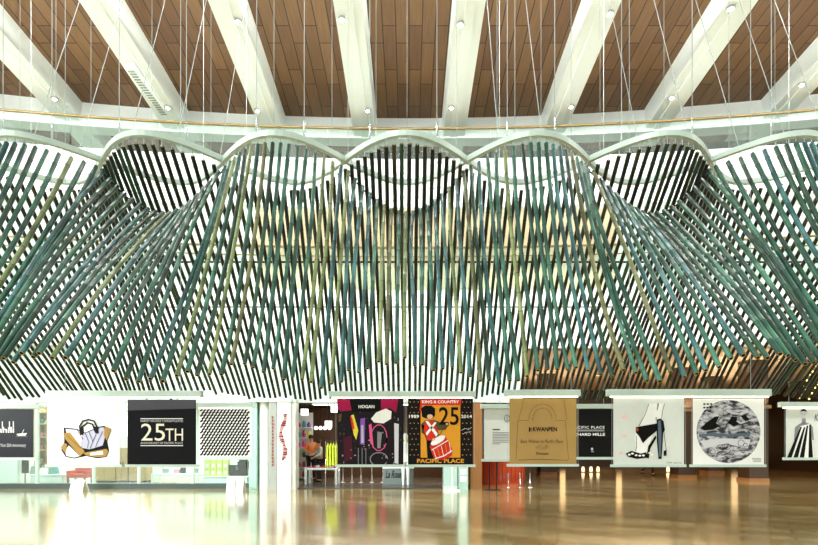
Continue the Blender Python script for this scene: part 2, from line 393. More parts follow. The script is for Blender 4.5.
M_node = mat('bamboo_node', '#2c3a2b', .6, spec=.3)
def pole(top, bot, r, colr, label, group, bow, seed, hanger=None, sides=8):
    rnd = random.Random(seed); top = Vector(top); bot = Vector(bot); ax = (bot-top); L = ax.length; ax.normalize()
    root = None
    mb = MB(); mt = BAMBOO[colr]
    nodes = []; s = rnd.uniform(.1, .3)
    while s < L-.12: nodes.append(s); s += rnd.uniform(.30, .42)
    ss = [0.0]
    for q in nodes: ss += [q-.02, q, q+.02]
    ss += [L]
    lat = Vector((rnd.uniform(-1, 1), rnd.uniform(-.3, .3), 0))*rnd.uniform(.008, .026); ph = rnd.uniform(0, 2)
    def pt(q):
        u = q/L; return top+ax*q+Vector(bow)*(4*u*(1-u))+lat*math.sin(PI*u*(1+ph*.5))*1.0
    pts = [pt(q) for q in ss]; rr = []
    for i, q in enumerate(ss):
        k = 1.05-.12*q/L
        if 0 < i < len(ss)-1 and (i-1) % 3 == 1: k *= 1.13
        rr.append(r*k)
    n = sides
    mb.tube(pts, rr, mt, n, cap=False)
    for i in range(2, len(ss)-1, 3):
        t = (pts[i+1]-pts[i-1]).normalized()*.004
        mb.tube([pts[i]-t, pts[i]+t], [rr[i]*1.02]*2, M_node, n, cap=True)
    # cut ends: rim and hollow
    for end in (0, -1):
        c = pts[end]; t = (pts[1]-pts[0]).normalized()*-1 if end == 0 else (pts[-1]-pts[-2]).normalized()
        u = (Vector((1, 0, 0))-t*t.x).normalized(); w = t.cross(u); rad = rr[end]
        ring = lambda q, off: [c+t*off+(u*math.cos(2*PI*k/n)+w*math.sin(2*PI*k/n))*q for k in range(n)]
        vs = ring(rad, 0)+ring(rad*.68, 0)
        mb.add(vs, [(k, (k+1) % n, n+(k+1) % n, n+k) for k in range(n)], M_rim)
        vs = ring(rad*.68, 0)+ring(rad*.6, -.03)
        mb.add(vs, [(k, (k+1) % n, n+(k+1) % n, n+k) for k in range(n)]+[tuple(range(n, 2*n))], M_pitch)
    o = mb.build('bamboo_pole', origin=top); tag(o, label, 'bamboo pole', group)
    if hanger:
        h = MB(); h.tube([hanger, top+Vector((0, 0, -.02))], .006, M_wire, 5); h.ball(hanger, .014, M_steel, 6)
        me = h.build('hanger', o)
        me.location = (0, 0, 0)
    return o
STEP = 1/17.0
def lerpt(x, tab):
    for (a, va), (b, vb) in zip(tab, tab[1:]):
        if x <= b: return va+(vb-va)*(x-a)/(b-a)
    return tab[-1][1]
def pick(seq, wts): return random.choices(seq, wts)[0]
def ubr(t):
    q = math.cos(PI*t); return .205*max(0.0, q)
def dark_end(t):
    z = 2.52+.09*math.sin(2.1*t+.4)*math.cos(5.7*t)
    return Vector(((BW*t-.05), 12.0+.15*math.sin(3*t), z))
def locus(t):
    a = Vector(((BW*t-.05), B(t), ZF-.12)); b = dark_end(t); return a.lerp(b, ubr(t))
def bayname(t):
    return int(round(t))+4
pref = {}
rows = []
k = -54
i = 0
while k*STEP <= 3.2:
    t = k*STEP; k += 1
    if t < -3.2: continue
    rows.append(('front', t))
k = -82
while (k+.5)*STEP <= 4.78:
    t = (k+.5)*STEP; k += 1
    if t < -4.78: continue
    rows.append(('back', t))
from collections import defaultdict
cnt = defaultdict(int)
for (row, t) in rows:
    b = bayname(t); cnt[(row, b)] += 1; num = cnt[(row, b)]
    jt = t+random.uniform(-.006, .006)
    seed = int((t+10)*1000)+(7 if row == 'back' else 0)
    rare = random.random()
    if b < 1: place = ('beyond the leftmost arch' if b == 0 else 'far beyond the leftmost arch')
    elif b > 7: place = ('beyond the rightmost arch' if b == 8 else 'far beyond the rightmost arch')
    else: place = ('under' if row == 'front' else 'behind')+' the %s arch' % (ORD[b-1] if b != 4 else 'centre')
    if row == 'front':
        even = (abs(b-4) % 2 == 0)
        if even:
            top = locus(t)+Vector((0, -.07, .0)); hang = None
        else:
            top = Vector(((BW*t-.05), A(t), ZF-.10)); hang = ((BW*t-.05), A(t), ZF)
        at = abs(t); d = F*1.94/lerpt(at, [(0, 152), (1, 157), (1.5, 169), (2, 177), (2.5, 171), (3.3, 165)])
        z = EYE+lerpt(at, [(0, 79), (.25, 73), (.5, 57), (.75, 65), (1, 74), (1.25, 68), (1.5, 62), (1.75, 76), (2, 85), (2.4, 80), (2.6, 76), (3, 86), (3.4, 80)])*d/F+random.uniform(-.06, .06)
        bot = Vector(((BW*jt-.05), d, z))
        if at < .9: c = pick(['teal', 'blue green', 'dark green', 'olive', 'yellow green'], [3, 5, 1, 1.2, 3])
        elif t < 0: c = pick(['teal', 'blue green', 'dark green', 'olive', 'yellow green'], [5, 2, 3, 1.2, 1.3])
        else: c = pick(['teal', 'blue green', 'dark green', 'olive', 'yellow green'], [4, 2, 4.5, .8, .7])
        r = .0285+random.uniform(-.003, .003)+.0015*abs(t)
        bow = (random.uniform(-.03, .03), .07, -.07) if not even else (random.uniform(-.02, .02), -.05, .06)
        lab = '%s bamboo pole, %s from the left in front row %s' % (c, ORD[num-1], place)
        pole(top, bot, r, c, lab, 'front row of bamboo poles', bow, seed, hang)
    else:
        top = Vector(((BW*t-.05), B(t), ZF-.10)); hang = ((BW*t-.05), B(t), ZF+.004) if abs(t) < 3.6 else None
        bot = dark_end(t)+Vector((BW*(jt-t), 0, random.uniform(-.05, .05)))
        c = pick(['shaded green', 'dark green', 'shaded olive'], [6, 1.5, 2])
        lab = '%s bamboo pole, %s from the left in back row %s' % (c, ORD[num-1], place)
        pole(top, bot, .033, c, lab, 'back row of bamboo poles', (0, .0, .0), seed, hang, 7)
# dark tie rail along which the front row starts in the even bays
for (c, nm) in ((-2, 'second'), (0, 'centre'), (2, 'sixth')):
    pts = [locus(c-.5+i/24)+Vector((0, -.035, -.03)) for i in range(25)]
    tag(MB().tube(pts, .012, M_dark, 6).build('tie_rail'), 'dark curved tie rail at the pole tops under the %s arch' % nm, 'rail', 'curved tie rails')
# straight dark tie rods behind the back row
for (py, d, r, lab) in ((262, 10.75, .020, 'upper'), (307, 11.35, .014, 'lower')):
    z = P(0, py, d).z
    tag(MB().tube([(-8.9, d, z), (8.9, d, z)], r, M_dark, 6).build('tie_rod'), '%s long dark horizontal tie rod behind the bamboo poles' % lab, 'rod', 'horizontal tie rods')

# suspension wires
near = lambda t: min(A(t), B(t))
vc = []
for px in (3, 52, 119, 187, 257, 304, 370, 437, 507, 555, 622, 692, 771):
    # find t on the near arch seen at px
    best = min((abs(((BW*t-.05)/near(t))*F+CX-px), t) for t in [i*.01 for i in range(-340, 341)])[1]
    vc.append(best)
for i, t in enumerate(vc):
    x, d = (BW*t-.05), near(t); top = 12.75
    e = empty('suspension_wire', (x, d, ZF+.08), 'upright steel wire with a turnbuckle, %s from the left above the wavy band' % ORD[i], 'wire', 'upright suspension wires')
    MB().tube([(x, d, ZF+.09), (x, d, top)], .006, M_wire, 5).build('cable', e)
    MB().tube([(x, d, ZF+.09), (x, d, ZF+.13), (x, d, ZF+.30), (x, d, ZF+.34)], [.01, .017, .017, .01], M_chrome, 6).build('turnbuckle', e)
for i, px in enumerate((20, 56, 91, 152, 211, 274, 332, 376, 407, 497, 541, 600, 664, 729, 775)):
    t = (px-CX)/F*10.2/BW; d = 9.55 if i % 2 else 8.9
    x = (px-CX)/F*d
    # hangs to the far band where that is close, else to a short clamp on the frame height
    tt = (x+.05)/BW; d = max(A(tt), B(tt)); x = (px-CX)/F*d
    tag(MB().tube([(x, d, ZF+.085), (x, d, 12.5)], .0035, M_wire, 5).build('hanging_wire'), 'thin upright wire, %s from the left of those down to the rear of the bands' % ORD[i], 'wire', 'thin upright wires')
for i, px in enumerate((34, 79, 132, 177, 220, 498, 541, 638, 688, 739, 785, 830)):
    t = min((abs(((BW*t-.05)/near(t))*F+CX-px), t) for t in [i*.01 for i in range(-380, 381)])[1]
    x, d = (BW*t-.05), near(t)
    side = 'left' if px < 400 else 'right'; idx = i if px < 400 else i-5
    tag(MB().tube([(x, d, ZF+.085), (x, d+1.0*2.3, ZF+6.2)], .006, M_wire, 5).build('bracing_wire'),
        'slanting steel wire above the canopy, %s from the left in the %s half' % (ORD[idx], side), 'wire', 'slanting bracing wires')

# ------------------------------------------------------------------ banners
ND, FD = 8.9, 12.3
def rail(px0, px1, py0, py1, d, label, strip=True):
    e = empty('banner_rail', P((px0+px1)/2, py1, d), label, 'rail', 'pale banner rails')
    MB().pbox(px0, px1, py0, py1, d-.05, .12, M_steel).build('beam', e, bevel=.006)
    if strip: MB().pbox(px0+3, px1-3, py1, py1+1.3, d-.02, .05, M_strip).build('light_strip', e)
    for q in (px0+.13*(px1-px0), px1-.13*(px1-px0)):
        a = P(q, py0, d); MB().tube([a, (a.x, d, 12.5 if d < 10 else 12.2)], .005, M_wire, 5).build('cable', e)
rail(45, 201, 390.5, 396.5, ND, 'long pale rail above the bag drawing and the dark anniversary banner')
rail(329, 476, 391, 397, ND, 'long pale rail above the black fashion banner and the guardsman banner')
rail(505, 581, 389.5, 396, ND, 'short pale rail above the gold bag banner')
rail(608, 772, 389, 396, ND, 'long pale rail above the shoe banner and the round picture banner')
rail(-22, 39, 404, 408.5, FD, 'pale rail at the far left above the charcoal banner', False)
rail(196, 254, 403, 407.5, FD, 'pale rail above the black and white lattice banner')
rail(481, 622, 404, 408.5, FD, 'set back pale rail behind the gold bag banner', False)
rail(781, 842, 402, 407, FD, 'pale rail at the right edge above the striped dress banner')
def banner(px0, px1, py0, py1, d, sheet, label, bar=True):
    e = empty('banner', P((px0+px1)/2, py1, d), label, 'banner')
    MB().pbox(px0, px1, py0, py1, d, .008, sheet).build('sheet', e)
    if bar:
        MB().pbox(px0-2.5, px1+2.5, py1, py1+2.6, d-.015, .04, M_steel).build('bottom_bar', e)
        for q in (px0-1.6, px1+1.6):
            a = P(q, py1, d); b = P(q, py0-1.5, d); MB().tube([a, b], .003, M_wire, 4).build('side_wire', e)
    return e
def Z(s, ox, oy): return lambda *p: [(x/s+ox, y/s+oy) for x, y in p]
def inkm(name, c, r=.5): return mat(name, c, r, noise=.05, spec=.15)
I_blk = inkm('ink_black', '#080808'); I_wht = inkm('ink_white', '#f6f6f2'); I_gry = inkm('ink_grey', '#8b8d92'); I_lg = inkm('ink_light_grey', '#d6d6dc')
I_gold = inkm('ink_gold', '#e09a2c'); I_tan = inkm('ink_tan', '#ab8748'); I_red = inkm('ink_red', '#d33225'); I_brn = inkm('ink_brown', '#5a4a2e')
I_pink = inkm('ink_pink', '#e8609a'); I_mag = inkm('ink_magenta', '#a01848'); I_skin = inkm('ink_skin', '#e4b79b'); I_pur = inkm('ink_violet', '#8c56b8')
I_yel = inkm('ink_yellow', '#e6d948'); I_blue = inkm('ink_slate', '#5c6b7a'); I_rose = inkm('ink_rose', '#f4c8be'); I_lil = inkm('ink_lilac', '#bcbcd0')
S_dk = mat('charcoal_banner_sheet', '#1e1f25', .3, spec=.2); S_blk = mat('black_banner_sheet', '#0a0b0d', .3, spec=.2)
S_wht = mat('white_banner_sheet', '#f4f5f1', .4); S_gry = mat('pale_grey_banner_sheet', '#d9dfd8', .3); S_gold = mat('gold_cloth_banner_sheet', '#ad8a4c', .35, noise=.12, nscale=5)
e1 = .004; L1, L2, L3, L4 = ND-.003, ND-.006, ND-.009, ND-.012
# charcoal banner, far left
b = banner(-20, 33.5, 409, 457.5, FD, S_dk, 'charcoal banner with white lettering and a small yacht at the far left')
fl = FD-.004; z = Z(4.74, 0, 385)
text('dunhill', -13.5, 14, 427, 432.8, fl, I_wht, b, bold=.02)
mb = MB()
for q in (-10.6, 1.9, 9.0, 12.9): mb.flat([(q, 421.5), (q+.9, 421.5), (q+.9, 429), (q, 429)], fl, I_wht)
mb.flat([(16.5, 434), (27, 433), (25.5, 435.5), (18, 435.6)], fl, I_wht).stroke([(22, 433.5), (24, 429.5)], .5, fl, I_wht)
mb.stroke([(16, 436.6), (27, 436.6)], .4, fl, I_gry); mb.build('print', b)
text('Your 25th Anniversary', 0.5, 26, 443.5, 447.8, fl, I_lg, b, shear=.3)
# bag drawing
b = banner(47.5, 119.5, 398, 464.5, ND, S_wht, 'white banner with a drawn handbag in grey, tan and black'); z = Z(3.895, 0, 380); mb = MB()
mb.flat(z((248, 185), (300, 190), (330, 205), (385, 182), (405, 178), (432, 190), (418, 240), (425, 275), (415, 300), (380, 305), (335, 296), (290, 306), (256, 300), (238, 272), (250, 240)), L1, I_blk)
mb.flat(z((254, 190), (300, 194), (330, 208), (385, 186), (404, 184), (412, 210), (400, 255), (350, 270), (300, 262), (262, 222)), L2, I_lil)
mb.flat(z((258, 192), (298, 196), (320, 215), (315, 262), (300, 258), (264, 222)), L3, I_wht)
mb.flat(z((268, 255), (310, 296), (290, 302), (258, 296), (252, 275)), L2, I_wht)
mb.flat(z((246, 208), (272, 204), (330, 278), (312, 297), (286, 268), (252, 228)), L4, I_tan)
mb.flat(z((236, 262), (250, 245), (262, 250), (254, 285)), L4, I_tan)
mb.flat(z((408, 180), (432, 192), (416, 236), (404, 215)), L4, I_tan)
mb.flat(z((322, 284), (415, 268), (422, 278), (412, 298), (380, 301), (335, 293)), L4, I_tan)
mb.flat(z((350, 284), (400, 276), (402, 290), (352, 294)), L4-.002, I_wht)
for pts in ([(314, 208), (310, 180), (322, 160), (345, 154), (366, 160), (378, 185), (380, 205)], [(322, 208), (320, 182), (340, 166), (360, 172), (370, 200)]):
    mb.stroke(z(*pts), 1.6, L4, I_blk)
mb.flat(z((308, 185), (322, 182), (324, 212), (312, 214)), L4-.002, I_blk); mb.flat(z((366, 180), (380, 184), (384, 208), (370, 206)), L4-.002, I_blk)
for pts in ([(330, 205), (345, 240), (340, 265)], [(385, 186), (365, 230), (350, 268)], [(400, 200), (380, 240), (372, 262)], [(300, 195), (322, 230)], [(345, 200), (362, 240)], [(260, 215), (310, 262), (345, 272), (400, 258)]):
    mb.stroke(z(*pts), .45, L4, I_blk)
mb.build('print', b)
# dark anniversary banner
b = banner(127.5, 196, 399.5, 464.5, ND, S_blk, 'black banner with white lettering 25TH between two white lines')
MB().flat([(127.5, 399.5), (196, 399.5), (196, 408.5), (127.5, 410.5)], L1, inkm('painted_sheen_band', '#4b4b52')).build('print', b)['label'] = 'grey upper band of painted sheen'  # sheen across the top of the sheet, painted on as a grey band
mb = MB()
for y in (418.3, 445.2): mb.flat([(140.5, y), (183, y), (183, y+.8), (140.5, y+.8)], L2, I_wht)
mb.build('ruled_line', b)
text('HARVEY NICHOLS CONGRATULATES', 140.5, 183, 419.8, 422, L2, I_lg, b); text('ANNIVERSARY OF PACIFIC PLACE', 140.5, 183, 442, 444, L2, I_lg, b)
text('25', 141, 165, 423.5, 440.8, L2, inkm('ink_cream', '#f2ecd6'), b); text('TH', 165.5, 183, 428.5, 440.8, L2, inkm('ink_cream', '#f2ecd6'), b)
# lattice banner
b = banner(199.5, 251.5, 408, 457, FD, S_wht, 'white banner with a black diagonal lattice pattern'); mb = MB()
fl = FD-.004
for r_ in range(17):
    for c_ in range(14):
        x = 201.2+c_*3.45+(r_ % 2)*1.72; y = 409.6+r_*2.78
        if x > 249.3: continue
        mb.flat([(x-1.2, y+1.4), (x-.4, y+1.9), (x+2.2, y-.1), (x+1.7, y-1.0), (x+.9, y-1.4), (x-1.4, y+.5)], fl, I_blk)
mb.build('print', b)
# black fashion banner
b = banner(337.5, 403.5, 398.5, 464.5, ND, mat('dark_plum_sheet', '#1a1318', .3, spec=.2), 'dark banner with magenta drapery, coloured streaks and a black header'); z = Z(4.74, 295, 385); mb = MB()
mb.flat(z((200, 66), (260, 66), (270, 120), (215, 125), (200, 100)), L1, I_mag); mb.flat(z((405, 66), (490, 66), (480, 130), (450, 110), (410, 120)), L1, I_mag)
mb.flat(z((258, 68), (408, 68), (396, 125), (270, 128)), L2, I_blk)
mb.flat(z((265, 145), (278, 140), (300, 215), (290, 260), (278, 235)), L2, I_yel); mb.flat(z((262, 150), (270, 150), (282, 205), (272, 215)), L3, I_red)
mb.flat(z((310, 160), (332, 155), (330, 285), (308, 280)), L2, I_pur); mb.flat(z((314, 190), (324, 190), (326, 275), (314, 275)), L3, I_lil)
mb.flat(z((350, 190), (362, 182), (372, 290), (356, 275)), L2, I_pink)
mb.flat(z((360, 160), (385, 130), (430, 112), (458, 125), (455, 160), (420, 182), (375, 178)), L3, I_wht)
mb.stroke(z(*[(398+38*math.cos(a/14*2*PI), 250+62*math.sin(a/14*2*PI)) for a in range(14)]), .9, L3, I_pink, True)
mb.stroke(z(*[(398+42*math.cos(a/14*2*PI), 352+32*math.sin(a/14*2*PI)) for a in range(14)]), .9, L4, I_gry, True)
mb.flat(z((390, 220), (412, 225), (405, 300), (390, 300)), L2, I_gry)
for q in (300, 318, 336): mb.stroke(z((q, 298), (q, 375)), .6, L3, I_gry)
mb.flat(z((470, 180), (492, 185), (490, 375), (472, 370)), L3, I_lg); mb.flat(z((230, 250), (268, 240), (275, 340), (235, 370)), L2, inkm('ink_maroon', '#4a1828'))
mb.flat(z((205, 140), (222, 135), (218, 170), (206, 175)), L2, I_brn)
for q in range(14):
    x = 345+random.random()*50; y = 440+random.random()*20; mb.disc(x, y, .8, .5, L4, random.choice([I_pink, I_gry, I_rose, I_tan]), 6)
for q in range(90):
    x = 339+random.random()*63; y = 410+random.random()*52; w = random.uniform(.4, 1.6); h = random.uniform(.5, 3.2)
    mb.flat([(x, y), (x+w, y+.3), (x+w*.8, y+h), (x-.2, y+h*.9)], L1, random.choice([inkm('ink_maroon', '#4a1828'), I_brn, inkm('ink_plum_grey', '#4d434c'), I_blk, inkm('ink_dim_violet', '#4a3560'), I_gry]))
mb.build('print', b)
text('HOGAN', 358.5, 374.5, 405, 408.2, L3, I_wht, b, bold=.03)
# guardsman banner
b = banner(408, 473, 398.5, 464.5, ND, S_blk, 'black and gold banner of a red coated guardsman drummer under a red header'); z = Z(4.74, 400, 385); mb = MB()
for r_ in range(11):
    for c_ in range(3):
        for o in (0, 1):
            x = (410.2+c_*4 if not o else 462.6+c_*4)+(r_ % 2)*1.9; y = 402+r_*5.3
            if x < 419.5 or o and x < 472: mb.disc(x, y, .55, .5, L1, I_gold, 6)
mb.flat(z((96, 68), (290, 68), (290, 96), (96, 96)), L1, I_red); mb.flat(z((98, 96), (286, 96), (286, 344), (98, 344)), L1, I_gold)
mb.flat(z((100, 190), (150, 190), (160, 345), (130, 345), (125, 260)), L2, I_blk)                      # trousers
mb.flat(z((100, 185), (120, 168), (160, 165), (200, 180), (222, 178), (232, 190), (215, 212), (180, 215), (185, 250), (150, 262), (122, 240), (102, 225)), L2, I_brn)
mb.flat(z((120, 172), (160, 168), (178, 215), (168, 265), (130, 262), (112, 215)), L3, I_red)
mb.flat(z((120, 172), (132, 170), (180, 232), (172, 245)), L4, I_wht); mb.flat(z((165, 175), (174, 178), (128, 240), (122, 228)), L4, I_wht)
mb.flat(z((105, 150), (100, 110), (118, 98), (150, 98), (166, 112), (166, 145), (150, 160), (120, 158)), L3, I_blk)   # bearskin
mb.disc(*z((142, 150))[0], 3.0, 2.4, L4, I_skin, 12); mb.flat(z((95, 95), (104, 98), (102, 125), (92, 122)), L3, I_red)
mb.flat(z((140, 290), (212, 238), (250, 310), (245, 335), (200, 358), (160, 345)), L3, I_red)                 # drum
mb.disc(*z((180, 262))[0], 8.3, 3.2, L4-.002, I_wht, 18, rot=-.55)
mb.stroke(z((150, 308), (190, 285), (228, 262)), .8, L4, I_wht); mb.stroke(z((165, 350), (210, 335), (248, 310)), 1.0, L4, I_wht)
for q in range(5): mb.stroke(z((158+q*19, 308-q*9), (172+q*17, 345-q*6)), .5, L4-.002, I_gold if q % 2 else I_wht)
mb.stroke(z((222, 185), (180, 245)), .5, L4-.004, I_brn); mb.disc(*z((222, 185))[0], 1.3, 1.2, L4-.004, I_skin, 8); mb.disc(*z((160, 258))[0], 1.6, 1.2, L4-.004, I_skin, 8)
mb.stroke(z((292, 215), (310, 205), (325, 212), (340, 200)), .3, L2, I_wht); mb.stroke(z((296, 232), (315, 224), (338, 222)), .3, L2, I_wht)
mb.build('print', b)
text('25', 439, 458.8, 407, 425, L3, I_blk, b, bold=.01); text('KING & COUNTRY', 422, 459, 400.4, 403.3, L3, I_wht, b, bold=.02)
text('1989', 409, 419, 414.8, 418, L3, I_wht, b, bold=.02); text('2014', 461, 472, 414.8, 418, L3, I_wht, b, bold=.02)
text('PACIFIC PLACE', 417, 464, 458.8, 463, L3, I_gold, b, bold=.03)
# information banner
b = banner(484, 514, 409, 459, FD, S_gry, 'pale grey information banner with small grey text, set back at a red counter'); mb = MB(); fl = FD-.004
for i in range(8): mb.flat([(492.5, 432.3+i*1.6), (509 if i < 7 else 500, 432.3+i*1.6), (509 if i < 7 else 500, 432.9+i*1.6), (492.5, 432.9+i*1.6)], fl, I_gry)
mb.flat([(492.5, 429), (500, 429), (500, 430), (492.5, 430)], fl, I_blk)
mb.stroke([(507+2.6*math.cos(a/10*2*PI), 418.5+3.6*math.sin(a/10*2*PI)) for a in range(10)], .5, fl, I_blk, True); mb.stroke([(507, 415), (507, 422)], .4, fl, I_blk)
mb.build('print', b)
# gold bag banner
b = banner(509.5, 576.5, 398.5, 464, ND, S_gold, 'gold cloth banner with a stitched outline of a handbag'); z = Z(4.74, 500, 385); mb = MB()
def dashes(pts, w=.55, gap=1.6):
    for i in range(len(pts)-1):
        a, c = pts[i], pts[i+1]; l = math.hypot(c[0]-a[0], c[1]-a[1]); n = max(1, int(l/gap))
        for k in range(n):
            u0, u1 = k/n, (k+.6)/n
            mb.stroke([(a[0]+(c[0]-a[0])*u0, a[1]+(c[1]-a[1])*u0), (a[0]+(c[0]-a[0])*u1, a[1]+(c[1]-a[1])*u1)], w, L1, I_brn)
dashes(z((85, 168), (140, 168))); dashes(z((262, 168), (310, 168))); dashes(z((310, 168), (325, 355))); dashes(z((85, 168), (75, 355)))
dashes(z(*[(201-64*math.cos(a/12*PI), 160-70*math.sin(a/12*PI)) for a in range(13)])); dashes(z(*[(201-46*math.cos(a/12*PI), 165-56*math.sin(a/12*PI)) for a in range(13)]))
dashes(z((112, 70), (88, 165))); dashes(z((302, 70), (318, 165)))
mb.stroke(z((85, 356), (180, 352), (322, 357)), .5, L1, I_brn); mb.stroke(z((170, 300), (185, 284), (180, 308), (198, 286), (196, 308), (215, 290), (225, 284), (212, 306), (232, 292)), .4, L1, I_brn)
mb.flat(z((137, 200), (143, 200), (143, 222), (137, 222)), L1, I_blk); mb.flat(z((143, 210), (152, 200), (152, 205), (147, 211), (152, 218), (152, 223)), L1, I_blk)
mb.build('print', b)
text('KWANPEN', 533, 557, 427, 431.4, L1, I_blk, b, bold=.025)
text('Best Wishes to Pacific Place', 520.5, 563, 439.5, 443, L1, I_brn, b, shear=.2); text('Director', 536, 549, 452, 455, L1, I_brn, b, bold=.02)
# black watch banner
b = banner(579, 613, 409, 457, FD, S_blk, 'black banner with white capital lettering, set back beside the gold cloth banner'); fl = FD-.004
text('PACIFIC PLACE', 572, 604.5, 426, 428.6, fl, I_wht, b, bold=.01, space=1.2); text('RICHARD MILLE', 570, 605, 433, 435.8, fl, I_wht, b, bold=.02)
mb = MB(); mb.flat([(577, 429.6), (604.5, 429.6), (604.5, 431.4), (577, 431.4)], fl, I_gry); mb.disc(592, 449, 1.2, 1.4, fl, I_lg, 8); mb.disc(592.5, 451.5, 1.6, .9, fl, I_gry, 8)
mb.build('print', b)
# shoe banner
b = banner(613.5, 684, 397.5, 464.5, ND, S_gry, 'pale banner with a drawn foot in a high heeled black sandal'); z = Z(4.74, 605, 385); mb = MB()
mb.flat(z((205, 88), (255, 88), (240, 150), (238, 190), (165, 200), (180, 150)), L1, S_wht)
mb.flat(z((150, 205), (242, 190), (215, 270), (205, 330), (150, 325), (142, 250)), L1, I_wht)
mb.flat(z((248, 88), (282, 88), (275, 160), (245, 160)), L1, I_wht)
for pts in ([(208, 88), (190, 140), (160, 195)], [(255, 88), (246, 120), (242, 165)], [(282, 88), (274, 120), (268, 160)], [(148, 240), (150, 290), (146, 312)], [(278, 210), (284, 260), (290, 310)]):
    mb.stroke(z(*pts), .55, L2, I_brn)
mb.flat(z((146, 200), (200, 190), (246, 182), (248, 215), (205, 250), (180, 276), (160, 240), (146, 225)), L3, I_blk)
mb.flat(z((245, 165), (262, 158), (278, 172), (284, 215), (276, 225), (272, 300), (268, 350), (254, 350), (246, 270)), L3, I_blk)
mb.flat(z((250, 172), (264, 166), (268, 220), (266, 340), (256, 340)), L4, I_blue)
mb.flat(z((98, 325), (125, 312), (170, 325), (196, 318), (202, 345), (150, 350), (108, 340)), L3, I_blk)
mb.flat(z((196, 345), (205, 290), (240, 238), (244, 250), (215, 300), (208, 348)), L3, I_blk); mb.flat(z((278, 312), (292, 308), (292, 335), (278, 336)), L3, I_blk)
for q in ((115, 330), (130, 325), (148, 333), (165, 335), (182, 334), (212, 322), (222, 330)): mb.disc(*z(q)[0], 1.5, 1.0, L4, I_wht, 8)
mb.disc(*z((153, 212))[0], 1.4, 1.8, L4, inkm('ink_rust', '#a8452a'), 8)
for (q, w) in (((92, 150), 3), ((92, 240), 2.5), ((75, 320), 1.8)): mb.disc(*z(q)[0], w, w*.6, L2, I_rose, 8)
mb.build('print', b); text('M B - luxe by', 667, 682, 462, 463.8, L1, I_blk, b, shear=.3)
MB().flat(z((225, 120), (266, 116), (266, 150), (225, 155)), L4-.002, I_wht).build('patch', b)
# round picture banner
b = banner(693, 764, 398.5, 464.5, ND, S_wht, 'white banner with a round black and grey ink landscape')
def inkwash():
    m = bpy.data.materials.new('ink_wash_landscape'); m.use_nodes = True; nt = m.node_tree; bs = nt.nodes['Principled BSDF']
    tc = nt.nodes.new('ShaderNodeTexCoord'); mp = nt.nodes.new('ShaderNodeMapping'); mp.inputs['Scale'].default_value = (1, 1, 2.2)
    n = nt.nodes.new('ShaderNodeTexNoise'); n.inputs['Scale'].default_value = 6.5; n.inputs['Detail'].default_value = 7; n.inputs['Distortion'].default_value = 1.1
    cr = nt.nodes.new('ShaderNodeValToRGB'); e = cr.color_ramp.elements; e[0].position = .40; e[0].color = (.02, .02, .03, 1); e[1].position = .60; e[1].color = (.62, .62, .66, 1)
    nt.links.new(tc.outputs['Object'], mp.inputs[0]); nt.links.new(mp.outputs[0], n.inputs['Vector']); nt.links.new(n.outputs[0], cr.inputs[0]); nt.links.new(cr.outputs[0], bs.inputs['Base Color'])
    return m
mb = MB(); mb.disc(728.5, 431.5, 32, 31.5, L1, inkwash(), 48)
z = Z(4.74, 700, 385)
mb.flat(z((0, 205), (35, 175), (70, 150), (92, 148), (75, 180), (95, 195), (60, 212), (20, 215)), L2, I_blk)
mb.flat(z((130, 180), (150, 150), (178, 152), (172, 172), (190, 185), (160, 196)), L2, I_blk); mb.flat(z((190, 145), (215, 140), (235, 165), (215, 172)), L2, I_blk)
mb.flat(z((-6, 235), (60, 226), (140, 234), (200, 228), (240, 230), (238, 240), (140, 246), (40, 242), (-4, 246)), L2, I_blue)
mb.flat(z((0, 265), (110, 252), (240, 258), (236, 275), (225, 300), (120, 278), (22, 300)), L2, I_lg)
for (x, y, r_) in ((95, 300, 3.5), (130, 292, 3), (150, 320, 2.6), (195, 275, 3.2), (60, 315, 2.6), (215, 285, 2)):
    xx, yy = z((x, y))[0]; mb.stroke([(xx+r_*math.cos(a/10*2*PI), yy+r_*math.sin(a/10*2*PI)) for a in range(10)], .5, L3, I_blk, True)
for q in range(7): mb.disc(704+q % 3*3.2+random.random(), 404+q//3*3.6, 1.3, .9, L3, I_blk, 6)
mb.build('print', b); mb = MB()
for i in range(3): mb.flat([(752+i*.5, 458.2+i*1.4), (761, 458.2+i*1.4), (761, 458.8+i*1.4), (752+i*.5, 458.8+i*1.4)], L1, I_gry)
mb.build('caption', b)
# striped dress banner
b = banner(786, 838, 407.5, 457.5, FD, S_gry, 'pale banner of a woman in a black and white striped dress at the right edge'); z = Z(4.74, 700, 385); mb = MB(); fl = FD-.004; f2 = FD-.008; f3 = FD-.012
mb.flat(z((470, 185), (485, 178), (500, 178), (525, 186), (535, 200), (540, 260), (530, 262), (505, 200), (478, 200), (458, 262), (446, 260), (450, 200)), fl, I_gry)
mb.flat(z((484, 150), (500, 150), (502, 182), (482, 182)), fl, I_gry); mb.disc(*z((491, 138))[0], 3.0, 4.6, f2, I_lg, 14); mb.flat(z((475, 132), (480, 118), (491, 113), (503, 118), (508, 132), (500, 124), (482, 124)), f3, I_blk)
for q in ((485, 138), (497, 138)): mb.disc(*z(q)[0], .5, .35, f3, I_blk, 6)
mb.disc(*z((491, 153))[0], .8, .3, f3, I_red, 6)
mb.flat(z((475, 195), (520, 185), (532, 260), (540, 345), (414, 345), (450, 270)), f2, I_wht)
for (a, c) in (((478, 198), (418, 345)), ((494, 200), (448, 345)), ((508, 192), (478, 345)), ((520, 188), (520, 345))):
    mb.flat(z((a[0]-2, a[1]), (a[0]+5, a[1]), (c[0]+16, 345), (c[0]-6, 345)), f3, I_blk)
mb.build('print', b)
text('Ka', 814.5, 820, 414, 421, f2, I_blk, b, shear=.3)

